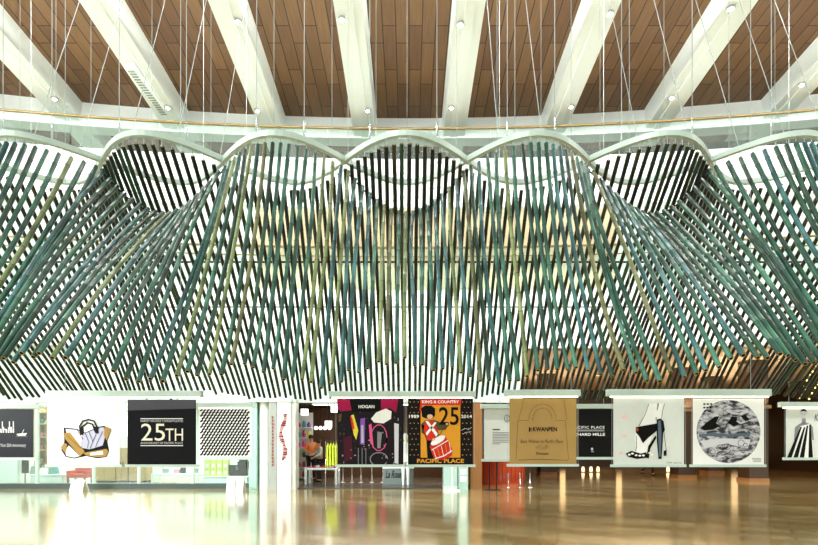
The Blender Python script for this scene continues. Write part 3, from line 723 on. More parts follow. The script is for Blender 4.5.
# ------------------------------------------------------------------ shops
SF = 16.75
# interiors
struct(MB().box(-19.8, -4.95, 21.6, 21.8, 0, 2.9, M_white).build('wall_shop_left_back'))
struct(MB().box(-19.8, -4.95, 16.9, 22.2, 2.86, 2.98, M_white).build('ceiling_shop'))
struct(MB().box(-4.95, 2.2, 16.9, 22.2, 2.86, 2.98, mat('dark_brown_shop_ceiling', '#4a3626', .5)).build('ceiling_open_shop'))
struct(MB().box(-4.95, -4.8, 17.3, 22.0, 0, 2.85, M_white).build('wall_shop_divider'))
struct(MB().box(-4.95, 2.2, 22.0, 22.2, 0, 2.85, mat('brown_shop_wall', '#6b4a30', .5, noise=.2)).build('wall_shop_back'))
struct(MB().box(2.05, 2.2, 17.0, 22.0, 0, 2.9, M_wood).build('wall_shop_right'))
struct(MB().box(-19.8, -4.9, SF-.03, SF+.25, 0, .16, mat('grey_green_plinth', '#42504c', .35)).build('baseboard_left'))
struct(MB().box(-4.9, 2.1, 16.72, 22, 0, .012, mat('grey_shop_floor', '#8a7d6c', .2, noise=.1)).build('floor_shop'))
for k, (x, y, w, en, c) in enumerate([(-15.5, 19.0, 6, 260, (.9, 1, .97)), (-8.6, 19.0, 6, 260, (.9, 1, .97)), (-1.2, 19.2, 4.5, 75, (1, .88, .75))]):
    ld = bpy.data.lights.new('shop_lamp', 'AREA'); ld.shape = 'RECTANGLE'; ld.size = w; ld.size_y = 2.5; ld.energy = en; ld.color = c
    lo = bpy.data.objects.new('shop_lamp', ld); COL.objects.link(lo); lo.location = (x, y, 2.82)
    e = empty('ceiling_light', (x, y, 2.80), 'long lamp panel in the ceiling of the %s' % ['far left shop', 'white shop behind the bag banner', 'open shop with two people'][k], 'light')
    MB().box(x-w/2-.03, x+w/2+.03, y-.22, y+.22, 2.82, 2.86, M_chrome).build('frame', e); MB().box(x-w/2, x+w/2, y-.2, y+.2, 2.80, 2.82, M_glow).build('diffuser', e)
# glass front of the left shop, mullions as structure
xs = [-16.6, -13.6, -11.7, -9.92, -8.5, -6.8, -5.1]
for k in range(len(xs)-1):
    a, c = xs[k], xs[k+1]
    w = MB().box(a+.04, c-.04, SF+.02, SF+.04, .16, 2.74, M_shopglass).build('window_%d' % (k+1)); struct(w)
    struct(MB().box(a-.035, a+.035, SF-.02, SF+.08, .16, 2.8, M_steel).build('trim_%d' % (50+k)))
# columns
def column(px0, px1, mt, label, d=SF-.35, round_=True, extra=None):
    a = P(px0, 0, d).x; c = P(px1, 0, d).x; e = empty('column', ((a+c)/2, d+.3, 0), label, 'column', None); r = (c-a)/2
    if round_:
        MB().lathe(((a+c)/2, d+.25, 0), [(r*1.03, 0), (r*1.03, .10), (r, .12), (r, 2.78)], mt, 28, sy=1.0).build('shaft', e)
    else: MB().box(a, c, d, d+.5, 0, 2.78, mt).build('shaft', e)
    MB().box(a-.02, c+.02, d-.02, d+.56, 2.70, 2.80, M_steel).build('capital', e)
    if extra: extra(e, a, c, d)
    return e
M_tealglass = mat('teal_glazed_panel', '#a9cfc4', .12, coat=.5); M_pearl = mat('pearl_panel', '#e9efe9', .2, coat=.4); M_greyp = mat('grey_glossy_panel', '#a6aca6', .2, coat=.3)
def redmarks(e, a, c, d):
    mb = MB(); rnd = random.Random(4)
    for i in range(15):
        z = 2.25-i*.105; x = (a+c)/2
        for j in range(3): mb.box(x-.05+rnd.random()*.03, x+.02+rnd.random()*.04, d-.008, d, z-j*.026, z-j*.026+.012, inkm('ink_dull_red', '#9c3b3b'))
        mb.box(x-.01, x+.006, d-.008, d, z-.06, z+.02, inkm('ink_dull_red', '#9c3b3b'))
    mb.build('sign_writing', e)
def redpic(e, a, c, d):
    mb = MB(); rnd = random.Random(8); x = a+(c-a)*.45
    for i in range(26):
        z = .9+i*.055; w = .05+.05*abs(math.sin(i*.4)); o = .07*math.sin(i*.33)
        mb.add([(x+o-w, d-.006, z), (x+o+w*rnd.uniform(.5, 1), d-.006, z+.01), (x+o+w*.7, d-.006, z+.06), (x+o-w*.5, d-.006, z+.05)], [(0, 1, 2, 3)], random.choice([inkm('ink_wine', '#7b3340'), inkm('ink_dusty_rose', '#b98a84')]))
    mb.build('picture', e)
column(249, 256.5, M_tealglass, 'narrow teal glazed column right of the lattice banner', round_=False)
column(257, 268.5, M_pearl, 'round pale teal column between the glazed pier and the red lettered panel')
column(269, 276.5, M_greyp, 'grey panel column with a vertical line of red characters', round_=False, extra=redmarks)
column(277, 290.5, M_pearl, 'white panel column with a wine red picture', round_=False, extra=redpic, d=SF-.42)
column(291, 295.5, mat('pale_speckled_panel', '#cfd4cf', .3, noise=.2, nscale=30), 'thin speckled column at the left of the open shop', round_=False)
column(458.5, 468, M_tealglass, 'short teal panel column with small notices under the guardsman banner', round_=False, extra=lambda e, a, c, d: [MB().box(a+.05, c-.05, d-.008, d, z0, z0+.16, I_wht).build('notice', e) for z0 in (.25, .47, .7)])
column(470.5, 482, M_wood, 'reddish wood panel column right of the guardsman banner', round_=False, d=SF-.2)
def simple(mb, name, label, cat, group=None, bevel=0): return tag(mb.build(name, bevel=bevel), label, cat, group)
def px2(px, d): return (px-CX)/F*d
# --- left shop furniture
def shelf_unit(px0, px1, d, zs, zt, label, mt):
    a, c = px2(px0, d), px2(px1, d); e = empty('shelf_unit', ((a+c)/2, d, .0), label, 'shelf')
    MB().box(a-.03, a, d, d+.4, 0, zt, mt).build('side_panel', e); MB().box(c, c+.03, d, d+.4, 0, zt, mt).build('side_panel', e)
    MB().box(a-.03, c+.03, d+.4, d+.42, 0, zt, mt).build('back_panel', e)
    for z in zs: MB().box(a, c, d, d+.4, z-.03, z, mt).build('shelf', e)
    return a, c
zs = [.3, .75, 1.2, 1.65, 2.1, 2.5]
M_lwood = mat('pale_wood', '#cdb079', .5, noise=.15)
a, c = shelf_unit(35, 46.5, 18.3, zs, 2.6, 'pale wood shelf unit between the charcoal banner and the bag drawing', M_lwood)
cols = [('red', '#c03a34'), ('white', '#eef2ee'), ('black', '#202326'), ('pink', '#df7f9a'), ('grey', '#8d9594'), ('tan', '#b89158'), ('teal', '#4f8f8a')]
rnd = random.Random(3); rank = ['lowest', 'second lowest', 'third', 'fourth', 'fifth', 'top']
def handbag(x, y, z, w, h, nm, col, label, group):
    e = empty('handbag', (x, y, z), label, 'bag', group); mt = mat('leather_'+nm, col, .4)
    mb = MB(); vs = [(x-w/2, y-.07, z), (x+w/2, y-.07, z), (x+w/2, y+.07, z), (x-w/2, y+.07, z), (x-w*.38, y-.03, z+h), (x+w*.38, y-.03, z+h), (x+w*.38, y+.03, z+h), (x-w*.38, y+.03, z+h)]
    mb.add(vs, [(3, 2, 1, 0), (4, 5, 6, 7), (0, 1, 5, 4), (1, 2, 6, 5), (2, 3, 7, 6), (3, 0, 4, 7)], mt).build('body', e)
    MB().tube([(x-w*.25+w*.5*i/8, y, z+h+math.sin(i/8*PI)*h*.5) for i in range(9)], .008, mt, 5).build('handle', e)
for i, z in enumerate(zs[:-1]):
    nm, cc = cols[(i*3+1) % 7]
    handbag((a+c)/2-.09, 18.5, z, .15, .15, nm, cc, '%s leather bag on the %s shelf of the pale wood unit, left side' % (nm, rank[i]), 'bags on the pale wood shelves')
    nm, cc = cols[(i*5+2) % 7]
    handbag((a+c)/2+.10, 18.5, z, .14, .13, nm, cc, '%s leather bag on the %s shelf of the pale wood unit, right side' % (nm, rank[i]), 'bags on the pale wood shelves')
def counter(px0, px1, d, dep, z, mt, label, top=None):
    a, c = px2(px0, d), px2(px1, d); e = empty('display_counter', ((a+c)/2, d+dep/2, 0), label, 'counter')
    MB().box(a, c, d, d+dep, .0, z-.04, mt).build('body', e, bevel=.01); MB().box(a-.03, c+.03, d-.03, d+dep+.03, z-.04, z, top or mt).build('top', e, bevel=.008)
    return a, c
counter(-8, 17.5, 17.3, .6, 1.0, M_white, 'white display counter under the charcoal banner')
MB_ = MB(); a, c = px2(21.5, 17.4), px2(28, 17.4)
e = empty('display_screen', ((a+c)/2, 17.4, .3), 'small dark screen standing under the charcoal banner', 'screen')
MB().box(a, c, 17.4, 17.44, .45, .95, M_black).build('panel', e); MB().box((a+c)/2-.02, (a+c)/2+.02, 17.41, 17.43, .03, .45, M_chrome).build('stand', e); MB().lathe(((a+c)/2, 17.43, 0), [(.14, 0), (.14, .025), (.03, .04)], M_chrome, 14).build('base', e)
# long low white plinth with goods
counter(30, 62, 17.2, .5, .42, M_white, 'low white plinth left of the red stool')
for i, (px, w, h, nm, cc) in enumerate([(34, .28, .26, 'grey', '#8d9594'), (43, .25, .2, 'white', '#eef2ee'), (53, .3, .24, 'teal', '#4f8f8a')]):
    handbag(px2(px, 17.4), 17.45, .42, w, h, nm, cc, '%s handbag on the low white plinth left of the red stool' % nm, 'bags on the low plinth')
# red stool/bench
x0, x1 = px2(66, 17.0), px2(85.5, 17.0)
e = empty('stool', ((x0+x1)/2, 17.2, 0), 'red upholstered stool with padded arms under the bag drawing', 'stool'); Mr = mat('red_upholstery', '#c8392e', .5)
MB().box(x0, x1, 17.0, 17.5, .32, .45, Mr).build('seat', e, bevel=.02)
MB().box(x0, x1, 17.44, 17.52, .45, .62, Mr).build('backrest', e, bevel=.02)
for q in (x0, x1-.09):
    MB().box(q, q+.09, 17.0, 17.44, .45, .55, Mr).build('armrest', e, bevel=.015)
    for y in (17.02, 17.4): MB().box(q+.01, q+.06, y, y+.05, 0, .32, mat('dark_red_leg', '#7b1d1a', .5)).build('leg', e)
# free standing white sign blocks before the glass
def aboard(px0, px1, d, h, label):
    a, c = px2(px0, d), px2(px1, d); e = empty('sign_stand', ((a+c)/2, d, 0), label, 'sign')
    mb = MB(); mb.add([(a, d, 0), (c, d, 0), (c, d+.02, 0), (a, d+.02, 0), (a, d+.13, h), (c, d+.13, h), (c, d+.15, h), (a, d+.15, h)], [(3, 2, 1, 0), (4, 5, 6, 7), (0, 1, 5, 4), (1, 2, 6, 5), (2, 3, 7, 6), (3, 0, 4, 7)], M_white); mb.build('front_board', e)
    mb = MB(); mb.add([(a, d+.34, 0), (c, d+.34, 0), (c, d+.36, 0), (a, d+.36, 0), (a, d+.15, h), (c, d+.15, h), (c, d+.17, h), (a, d+.17, h)], [(3, 2, 1, 0), (4, 5, 6, 7), (0, 1, 5, 4), (1, 2, 6, 5), (2, 3, 7, 6), (3, 0, 4, 7)], M_white); mb.build('rear_board', e)
aboard(69, 82, 15.9, .33, 'low white folding sign stand on the floor in front of the red stool')
aboard(226, 234, 15.8, .42, 'left of two white sign stands before the black gift boxes')
aboard(235, 242.5, 15.85, .42, 'right of two white sign stands before the black gift boxes')
# tan cabinets behind the gap
Mt = mat('tan_cabinet', '#b89a66', .5, noise=.1)
for i, (p0, p1) in enumerate([(94, 115), (116, 127.5), (128.5, 146)]):
    d = 19.3; a, c = px2(p0, d), px2(p1, d); e = empty('cabinet', ((a+c)/2, d+.3, 0), 'tan cabinet, %s from the left, seen below the bag and anniversary banners' % ORD[i], 'cabinet', 'tan cabinets')
    MB().box(a, c, d+.02, d+.5, .06, 1.25, Mt).build('body', e); MB().box(a+.03, c-.03, d+.08, d+.45, 0, .06, M_dark).build('plinth', e)
    m_ = (a+c)/2
    for s_, (q0, q1) in enumerate(((a+.01, m_-.005), (m_+.005, c-.01))):
        dr = MB().box(q0, q1, d, d+.02, .09, 1.22, Mt).build('door', e); MB().box((q1-.05 if s_ == 0 else q0+.03), (q1-.03 if s_ == 0 else q0+.05), d-.02, d, .6, .75, M_dark).build('handle', dr)
struct(MB().box(px2(92, 17), px2(146, 17), 17.0, 19.2, 0, .01, mat('brown_carpet', '#84755a', .9, noise=.2)).build('floor_carpet'))
# white table with products
def table(px0, px1, d, dep, z, label, mt, leg=.05):
    a, c = px2(px0, d), px2(px1, d); e = empty('display_table', ((a+c)/2, d+dep/2, 0), label, 'table')
    MB().box(a, c, d, d+dep, z-.07, z, mt).build('tabletop', e, bevel=.008)
    for x in (a, c-leg):
        for y in (d, d+dep-leg): MB().box(x, x+leg, y, y+leg, 0, z-.07, mt).build('leg', e)
    return a, c
a, c = table(151, 198, 17.2, .6, .45, 'long low white display table below the dark anniversary banner', M_white)
for i in range(7):
    x = a+.12+i*(c-a-.2)/7; nm, cc = [('white', '#f2f4f0'), ('grey', '#98a2a0'), ('white', '#f2f4f0'), ('pink', '#df9aa8'), ('black', '#202326'), ('white', '#f2f4f0'), ('grey', '#98a2a0')][i]
    e = empty('gift_box', (x+.07, 17.45, .45), '%s gift box, %s from the left on the long low white table' % (nm, ORD[i]), 'box', 'boxes on the low white table')
    h = [.22, .14, .3, .12, .18, .25, .15][i]; m_ = mat('card_'+nm, cc, .5)
    MB().box(x, x+.15, 17.38, 17.55, .45, .45+h*.75, m_).build('body', e); MB().box(x-.005, x+.155, 17.375, 17.555, .45+h*.75, .45+h, m_).build('lid', e)
# yellow boxes display and black gift boxes
a, c = counter(203, 247, 17.0, .5, .38, M_white, 'low white plinth of yellow and black boxes under the lattice banner')
My = mat('yellow_green_card', '#d9dc6a', .5); k = 0
for r_ in range(3):
    for q in range(4):
        x = px2(204.3+q*6.1, 17.1); z = .38+r_*.225
        e = empty('gift_box', (x+.09, 17.2, z), 'yellow green gift box, %s from the left in the %s row under the lattice banner' % (ORD[q], ['bottom', 'middle', 'top'][r_]), 'box', 'stacked yellow boxes')
        MB().box(x, x+.178, 17.1, 17.3, z, z+.215, My).build('body', e); MB().box(x+.04, x+.14, 17.092, 17.1, z+.06, z+.16, I_wht).build('label', e)
k = 0
for (px, z, w, h) in [(229.5, .38, .26, .2), (238, .38, .27, .26), (229, .58, .2, .15), (237.5, .64, .3, .2), (239, .84, .24, .18), (233, .73, .0, .0)]:
    if not w: continue
    x = px2(px, 17.1); e = empty('gift_box', (x+w/2, 17.2, z), 'black gift box, %s' % ['lower left one beside the yellow boxes', 'lower right one by the teal column', 'upper left one on a wider black box', 'middle one of the right hand stack', 'topmost of the right hand stack'][k], 'box', 'black boxes'); k += 1
    MB().box(x, x+w, 17.1, 17.33, z, z+h*.7, M_black).build('body', e); MB().box(x-.006, x+w+.006, 17.094, 17.336, z+h*.7, z+h, M_black).build('lid', e)
# --- open shop
# wall shelves on the left side of the open shop with coloured goods
cs = ['#e33b8a', '#f2e9ef', '#d8d34a', '#d05a2a', '#7d3cae', '#f4f4f4', '#3a8f9b', '#c7254e', '#24262c']
cn = ['magenta', 'white', 'yellow', 'orange', 'purple', 'pale', 'teal', 'crimson', 'black']
e = empty('shelf_unit', (px2(300, 20.3), 20.3, 0), 'tall bright shelf unit of coloured goods at the left of the open shop', 'shelf')
a, c = px2(290, 20.3), px2(311, 20.3)
MB().box(a, c, 20.7, 20.74, 0, 2.6, M_white).build('back_panel', e)
zz = [.12, .5, .88, 1.26, 1.64, 2.02]
for z in zz: MB().box(a, c, 20.3, 20.7, z-.03, z, M_white).build('shelf', e)
for i, z in enumerate(zz):
    for q in range(4):
        x = a+.05+q*.19; k = rnd.randrange(9); h = rnd.uniform(.16, .27)
        simple(MB().lathe((x+.07, 20.45, z), [(.065, 0), (.07, h*.6), (.045, h*.8), (.045, h)], mat('goods_'+cn[k], cs[k], .4), 10), 'jar', '%s jar, %s from the left on the %s shelf of the tall unit' % (cn[k], ORD[q], rank[i]), 'jar', 'goods on the tall shelf unit')
# hanging globe lamps
for i, px in enumerate((316, 320.5, 325, 329.5)):
    p = P(px, 428, 20.8); e = empty('pendant_lamp', (p.x, 20.8, p.z), 'white globe lamp, %s from the left in the row in the open shop' % ORD[i], 'lamp', 'row of globe lamps')
    MB().ball(p, .075, mat('globe_lamp', (1, .95, .88), emit=2), 12).build('globe', e); MB().tube([p+Vector((0, 0, .07)), (p.x, 20.8, 2.86)], .006, M_dark, 4).build('cord', e)
for i, (px, py) in enumerate(((304, 412), (334, 409), (328, 424))):
    p = P(px, py, 18.2); e = empty('box_lamp', p, 'square white box lamp in the open shop, %s' % ['above the bright shelves', 'upper one at the right', 'lower one at the right'][i], 'lamp', 'square box lamps')
    MB().box(p.x-.11, p.x+.11, 18.2, 18.4, p.z-.11, p.z+.11, mat('box_lamp_glow', (1, .97, .93), emit=1.5)).build('shade', e); MB().tube([(p.x, 18.3, p.z+.11), (p.x, 18.3, 2.86)], .008, M_dark, 4).build('rod', e)
# white table
a, c = table(304.5, 337, 18.0, .8, .585, 'white square legged table heaped with red goods at the open shop', M_white, .075)
for i in range(8):
    x = a+.1+i*.12; k = [0, 7, 1, 7, 3, 2, 1, 0][i]
    simple(MB().box(x, x+.09, 18.2, 18.5, .585, .625+.02*(i % 3), mat('goods_'+cn[k], cs[k], .4)), 'folded_scarf', 'folded %s scarf, %s from the left on the white table' % (cn[k], ORD[i]), 'scarf', 'folded scarves on the white table', .008)
struct(MB().box(-4.75, 2.1, 16.7, 18.0, .012, .03, mat('dark_threshold_stone', '#4a4640', .25)).build('floor_threshold'))
# rail of lime garments
p0 = px2(328, 17.3); e = empty('clothes_rack', (p0+.1, 17.3, 0), 'chrome clothes rack behind the white table', 'rack')
MB().tube([(p0-.08, 17.3, 0), (p0-.08, 17.3, 1.5), (p0+.36, 17.3, 1.5), (p0+.36, 17.3, 0)], .014, M_chrome, 6).build('frame', e)
for i in range(4):
    x = p0+.0+i*.09; mb = MB(); m_ = mat('lime_fabric', '#c9d838', .7)
    mb.add([(x-.03, 17.14, .72), (x+.03, 17.14, .70), (x+.03, 17.46, .72), (x-.03, 17.46, .7), (x-.025, 17.1, 1.32), (x+.025, 17.1, 1.32), (x+.025, 17.5, 1.32), (x-.025, 17.5, 1.32), (x, 17.26, 1.44), (x, 17.34, 1.44)],
           [(3, 2, 1, 0), (0, 1, 5, 4), (1, 2, 6, 5), (2, 3, 7, 6), (3, 0, 4, 7), (4, 5, 8), (6, 7, 9), (5, 6, 9, 8), (7, 4, 8, 9)], m_)
    e = empty('garment', (x, 17.3, .7), 'lime green garment, %s from the left on the chrome rack' % ORD[i], 'garment', 'lime garments on the rack'); mb.build('cloth', e)
    MB().tube([(x, 17.3, 1.44), (x, 17.3, 1.52), (x, 17.28, 1.515)], .006, M_chrome, 4).build('hanger_hook', e)
# window goods behind the dark fashion banner and beside it
for i, (px, k) in enumerate(((343, 8), (352, 0), (361, 4), (372, 2), (383, 7))):
    x = px2(px, 19.2); e = empty('dress_form', (x, 19.2, 0), '%s draped dress form, %s from the left behind the dark fashion banner' % (cn[k], ORD[i]), 'mannequin', 'dress forms in the shop window'); m_ = mat('goods_'+cn[k], cs[k], .5)
    MB().lathe((x, 19.2, .75), [(.15, 0), (.13, .25), (.11, .42), (.14, .62), (.13, .72), (.05, .78), (.045, .86)], m_, 16, sy=.7).build('torso', e)
    MB().lathe((x, 19.2, 0), [(.15, 0), (.14, .02), (.02, .04), (.015, .75)], M_chrome, 12).build('stand', e)
x = px2(405.5, 17.8); e = empty('mannequin', (x, 17.8, 0), 'white mannequin in the narrow gap between the dark fashion banner and the guardsman banner', 'mannequin')
MB().lathe((x, 17.8, .8), [(.15, 0), (.17, .08), (.11, .3), (.155, .52), (.13, .62), (.04, .67), (.04, .74), (.075, .78), (.085, .87), (.04, .96)], M_white, 16, sy=.7).build('torso', e)
for s_ in (-1, 1): MB().tube([(x+s_*.08, 17.8, .84), (x+s_*.08, 17.8, .45), (x+s_*.08, 17.8, .03)], [.075, .05, .035], M_white, 10).build('leg', e)
simple(MB().lathe((px2(406.5, 19.6), 19.6, 0), [(.14, 0), (.15, .1), (.12, 1.3), (.16, 1.6)], mat('lime_fabric', '#c9d838', .7), 12), 'garment_column', 'lime green hanging gown seen past the white mannequin', 'garment')
# script box sign
a, c = px2(383, 18.0), px2(413.5, 18.0); e = empty('display_box', ((a+c)/2, 18.2, 0), 'grey display box with black script and red marks on its front', 'box')
MB().box(a, c, 18.0, 18.5, .012, .57, mat('grey_green_box', '#76827f', .35)).build('body', e, bevel=.01); MB().box(a-.02, c+.02, 17.98, 18.52, .57, .60, M_white).build('top', e)
text('La Rose', 385.5, 401.5, 470.5, 478, 17.99, I_blk, e, shear=.35, bold=.01)
mb = MB()
for i, y in enumerate((472, 475.5, 479)): mb.disc(407, y, 1.6, 1.1, 17.99, I_red if i % 2 else mat('ink_wine', '#7b3340'), 8)
mb.build('mark', e)
# glass display case and crowd barrier post near the guardsman banner
a, c = px2(443.5, 16.4), px2(457.5, 16.4); e = empty('glass_case', ((a+c)/2, 16.6, 0), 'pale glass display case beneath the guardsman banner', 'case')
MB().box(a, c, 16.4, 16.9, .0, .12, M_steel).build('base', e); MB().box(a, c, 16.4, 16.9, .12, .74, mat('frosted_teal', '#a8c6bf', .2)).build('body', e, bevel=.01); MB().box(a, c, 16.4, 16.9, .74, .77, M_white).build('top', e)
x = px2(452.5, 16.0); e = empty('barrier_post', (x, 16.0, 0), 'white post on a round foot before the glass case', 'post')
MB().lathe((x, 16.0, 0), [(.24, 0), (.24, .03), (.04, .05)], M_white, 20).build('base', e); MB().lathe((x, 16.0, .05), [(.03, 0), (.03, .62), (.045, .64), (.045, .68)], M_white, 12).build('pole', e)
# red curved counter and wooden floor edge
cx_, cd, rr_ = px2(502, 18.6), 18.9, .85
e = empty('curved_counter', (cx_, cd, 0), 'round orange red counter below the information banner', 'counter'); Mo = mat('orange_red_lacquer', '#c8401c', .25, coat=.4)
MB().lathe((cx_, cd, 0), [(rr_*.94, 0), (rr_*.94, .1), (rr_, .12), (rr_, 1.02)], Mo, 40).build('body', e); MB().lathe((cx_, cd, 1.02), [(rr_+.04, 0), (rr_+.04, .05)], M_wood, 40).build('top', e)
mb = MB()
for i in range(18):
    an = PI+PI*i/17; mb.box(cx_+math.cos(an)*(rr_+.004)-.008, cx_+math.cos(an)*(rr_+.004)+.008, cd+math.sin(an)*(rr_+.004)-.008, cd+math.sin(an)*(rr_+.004)+.008, .14, 1.0, mat('dark_red_seam', '#7c2411', .5))
mb.build('seams', e)
for i, px in enumerate((489.5, 496.5)):
    x = px2(px, 16.3); e = empty('floor_stand', (x, 16.3, 0), '%s of two thin black poles in front of the round red counter' % ['left', 'right'][i], 'stand', 'thin black poles')
    MB().lathe((x, 16.3, 0), [(.15, 0), (.15, .015), (.02, .03)], M_black, 16).build('base', e); MB().tube([(x, 16.3, .03), (x, 16.3, .98)], .02, M_black, 8).build('pole', e); MB().ball((x, 16.3, 1.0), .03, M_black, 8).build('cap', e)
for i, px in enumerate((508, 520, 530)):
    x = px2(px, 17.2); e = empty('rope_barrier', (x, 17.2, 0), 'slim low metal post, %s from the left beyond the gold banner' % ORD[i], 'post', 'slim low posts')
    MB().lathe((x, 17.2, 0), [(.09, 0), (.09, .012), (.012, .02), (.012, .42)], M_chrome, 10).build('pole', e); MB().ball((x, 17.2, .44), .022, M_chrome, 8).build('knob', e)
for i, px in enumerate((583, 591, 598, 668, 742)):
    x = px2(px, 25.5); e = empty('floor_lantern', (x, 25.5, 0), 'small warm lantern on the corridor floor, %s from the left' % ORD[i], 'lantern', 'warm floor lanterns')
    MB().lathe((x, 25.5, 0), [(.09, 0), (.09, .02), (.07, .03)], M_gold, 12).build('base', e); MB().lathe((x, 25.5, .03), [(.06, 0), (.075, .1), (.05, .24)], mat('lantern_glow', (1, .78, .45), emit=1.6), 12).build('shade', e)
# glowing letter strings at the right
for k, (p0, p1) in enumerate((((817, 360), (800, 398)), ((829, 362), (810, 399)))):
    a = P(*p0, 12.6); c = P(*p1, 12.6); mb = MB(); mb.tube([a, c], .006, M_dark, 4)
    e = empty('light_string', c, '%s string of small yellow lights slanting behind the poles at the right edge' % ['left', 'right'][k], 'light string', 'yellow light strings'); mb.build('cord', e)
    mb = MB()
    for i in range(14): MB().ball(a.lerp(c, i/13)+Vector((.02*(-1)**i, 0, 0)), .02, mat('yellow_bulb', (.9, .85, .2), emit=3), 6).build('bulb', e)
# corridor posts in dark walnut with warm edges
for i, (x, d) in enumerate(((6.2, 24), (11.3, 22), (14.2, 25), (12.9, 20))):
    e = empty('pillar', (x, d, 0), 'dark walnut pillar in the corridor, %s from the left' % ORD[[0, 1, 3, 2][i]], 'pillar', 'walnut pillars')
    MB().box(x-.35, x+.35, d-.35, d+.35, 0.12, 4.5, M_brown).build('shaft', e); MB().box(x-.38, x+.38, d-.38, d+.38, 0, .12, M_wood).build('base', e)
    MB().box(x-.42, x+.42, d-.42, d+.42, 2.7, 2.82, M_gold).build('fill_collar', e)  # collar added to carry the soffit fills
    for (ox, oy) in ((0, -.75), (0, .75)):
        ld = bpy.data.lights.new('soffit_fill', 'AREA'); ld.size = .5; ld.energy = 40; ld.color = (1, .82, .62)  # hidden upward fill added to brighten the soffit
        lo = bpy.data.objects.new('soffit_fill', ld); COL.objects.link(lo); lo.location = (x+ox, d+oy, 2.85); lo.rotation_euler = (PI, 0, 0); lo.parent = None

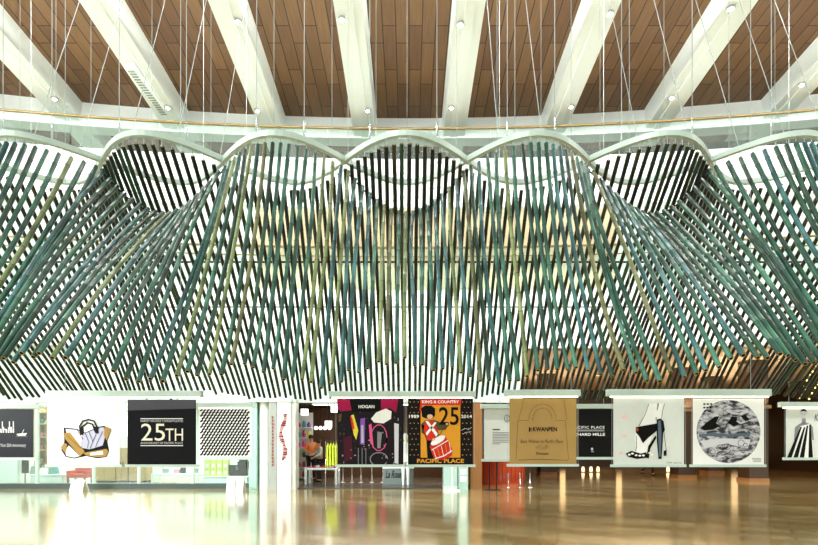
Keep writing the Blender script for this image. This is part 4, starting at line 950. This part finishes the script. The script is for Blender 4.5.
# ------------------------------------------------------------------ people
def person(loc, rz, shirt, trousers, hair, pose, label, skin='#c68f6c'):
    root = empty('person', loc, label, 'person'); root.rotation_euler = (0, 0, rz)
    Ms = mat('skin_tone', skin, .5); J = {}
    J.update(pel=(0, 0, .95), bel=(0, 0, 1.08), che=(0, .0, 1.28), nck=(0, 0, 1.45), jaw=(0, -.02, 1.52), hd=(0, -.01, 1.60), top=(0, .0, 1.69))
    rad = dict(pel=(.15, .11), bel=(.13, .10), che=(.165, .115), nck=(.055, .055), jaw=(.062, .07), hd=(.075, .09), top=(.045, .055))
    edges = [('pel', 'bel'), ('bel', 'che'), ('che', 'nck'), ('nck', 'jaw'), ('jaw', 'hd'), ('hd', 'top')]
    for s, n in ((-1, 'l'), (1, 'r')):
        ua, ha = pose['arm_'+n]; st = pose['leg_'+n]
        J['sh'+n] = (s*.17, 0, 1.40); J['el'+n] = ua; J['wr'+n] = ha; rad['sh'+n] = (.058, .058); rad['el'+n] = (.042, .042); rad['wr'+n] = (.028, .028)
        v = (Vector(ha)-Vector(ua)).normalized(); J['pa'+n] = tuple(Vector(ha)+v*.07); rad['pa'+n] = (.034, .02)
        J['hp'+n] = (s*.09, 0, .88); rad['hp'+n] = (.10, .10)
        kn, an = st; J['kn'+n] = kn; J['an'+n] = an; J['to'+n] = (an[0], an[1]-.17, max(.03, an[2]-.05)); rad['kn'+n] = (.06, .06); rad['an'+n] = (.04, .04); rad['to'+n] = (.035, .025)
        edges += [('che', 'sh'+n), ('sh'+n, 'el'+n), ('el'+n, 'wr'+n), ('wr'+n, 'pa'+n), ('pel', 'hp'+n), ('hp'+n, 'kn'+n), ('kn'+n, 'an'+n), ('an'+n, 'to'+n)]
        side = v.cross(Vector((0, 1, .3))).normalized()
        for q in range(4):
            k1 = 'f%d%s' % (q, n); k2 = 'g%d%s' % (q, n); off = side*(q-1.5)*.019; l = [.035, .042, .045, .036][q]
            J[k1] = tuple(Vector(J['pa'+n])+off+v*.03); J[k2] = tuple(Vector(J[k1])+v*l+Vector((0, -.012, -.012))); rad[k1] = (.0095, .0095); rad[k2] = (.0075, .0075)
            edges += [('pa'+n, k1), (k1, k2)]
        J['th'+n] = tuple(Vector(ha)+v*.05+side*.05); rad['th'+n] = (.011, .011); edges.append(('wr'+n, 'th'+n))
    def grow(name, keys, scale, mt, sub=1):
        ks = [k for k in J if k in keys]; es = [(ks.index(a), ks.index(b)) for a, b in edges if a in keys and b in keys]
        me = bpy.data.meshes.new(name); me.from_pydata([J[k] for k in ks], es, []); me.materials.append(mt)
        o = bpy.data.objects.new(name, me); COL.objects.link(o); o.parent = root
        sk = o.modifiers.new('skin', 'SKIN'); sk.use_smooth_shade = True
        if not me.skin_vertices: me.attributes  # pragma: no cover
        return o, me, ks
    def skinned(name, keys, scale, mt):
        # skin layer is created through bmesh
        ks = [k for k in J if k in keys]; es = [(a, b) for a, b in edges if a in keys and b in keys]
        bm = bmesh.new(); lay = bm.verts.layers.skin.verify(); vv = {}
        for k in ks:
            v = bm.verts.new(J[k]); vv[k] = v; r0 = rad[k]; sc = scale(k) if callable(scale) else scale
            v[lay].radius = (r0[0]*sc, r0[1]*sc); v[lay].use_root = (k == ks[0])
        for a, b in es: bm.edges.new((vv[a], vv[b]))
        me = bpy.data.meshes.new(name); bm.to_mesh(me); bm.free(); me.materials.append(mt)
        o = bpy.data.objects.new(name, me); COL.objects.link(o); o.parent = root
        sk = o.modifiers.new('skin', 'SKIN'); sk.use_smooth_shade = True
        sb = o.modifiers.new('soft', 'SUBSURF'); sb.levels = 1; sb.render_levels = 1
        return o
    allk = set(J)
    skinned('body', allk, 1.0, Ms)
    skinned('shirt', {'pel', 'bel', 'che', 'shl', 'shr', 'ell', 'elr'} | ({'wrl', 'wrr'} if pose.get('long') else set()), lambda k: 1.12 if k[:2] not in ('el', 'wr') else 1.3, mat('cloth_'+shirt[0], shirt[1], .8))
    skinned('trousers', {'pel', 'hpl', 'hpr', 'knl', 'knr', 'anl', 'anr'}, lambda k: 1.16 if k != 'pel' else 1.05, mat('cloth_'+trousers[0], trousers[1], .8))
    for n in 'lr':
        a = J['an'+n]; mb = MB(); mb.ball((a[0], a[1]-.08, max(.045, a[2]-.04)), .06, M_black, 12, sc=(.8, 2.2, .7)); o = mb.build('shoe', None, origin=(0, 0, 0)); o.parent = root
    mb = MB(); mb.ball((0, .012, 1.635), .105, mat('hair_'+hair[0], hair[1], .6), 14, sc=(.85, 1.0, .95)); 
    if hair[2]: mb.ball((0, .07, 1.55), .075, mat('hair_'+hair[0], hair[1], .6), 12, sc=(1, .6, 1.3))
    o = mb.build('hair', None, origin=(0, 0, 0)); o.parent = root
    mb = MB()
    for s in (-1, 1): mb.ball((s*.028, -.092, 1.60), .011, I_blk, 8)
    o = mb.build('eyes', None, origin=(0, 0, 0)); o.parent = root
    mb = MB(); mb.ball((0, -.10, 1.575), .015, Ms, 8, sc=(.8, 1.1, 1.5)); o = mb.build('nose', None, origin=(0, 0, 0)); o.parent = root
    mb = MB(); mb.ball((0, -.088, 1.542), .02, mat('lips', '#9b4a44', .5), 8, sc=(1.1, .5, .35)); o = mb.build('mouth', None, origin=(0, 0, 0)); o.parent = root
    mb = MB()
    for s in (-1, 1): mb.ball((s*.082, 0, 1.59), .026, Ms, 8, sc=(.4, .8, 1.2))
    o = mb.build('ears', None, origin=(0, 0, 0)); o.parent = root
    return root
stand = dict(leg_l=((-.10, -.01, .48), (-.11, .02, .08)), leg_r=((.10, -.03, .48), (.11, 0, .08)))
p1 = dict(stand, arm_l=((-.24, -.05, 1.14), (-.17, -.27, 1.06)), arm_r=((.24, -.05, 1.14), (.15, -.28, 1.08)))
p2 = dict(stand, arm_l=((-.23, -.08, 1.13), (-.12, -.30, 1.12)), arm_r=((.23, -.08, 1.13), (.14, -.29, 1.02)), long=True)
walk = dict(leg_l=((-.09, -.16, .49), (-.09, -.10, .09)), leg_r=((.09, -.02, .48), (.10, .33, .16)), arm_l=((-.22, .10, 1.13), (-.24, .02, .89)), arm_r=((.22, -.09, 1.13), (.24, -.25, .95)), long=True)
person((px2(311.5, 20.0), 19.9, 0.012), R(35), ('orange', '#d8742a'), ('black', '#17181b'), ('dark', '#1a1310', False), p1, 'person in an orange shirt and black trousers standing in the open shop')
person((px2(319.5, 19.3), 19.3, 0.012), R(-55), ('pale_grey', '#c9c9bf'), ('charcoal', '#2b2b2e'), ('dark', '#1a1310', True), p2, 'person in a pale top with dark hair at the white table').scale = (.9, .9, .89)
person((px2(649, 23), 23, 0.0), R(90), ('navy', '#1c2230'), ('black', '#17181b'), ('dark', '#1a1310', False), walk, 'person in dark trousers walking, only the feet showing below the shoe banner')
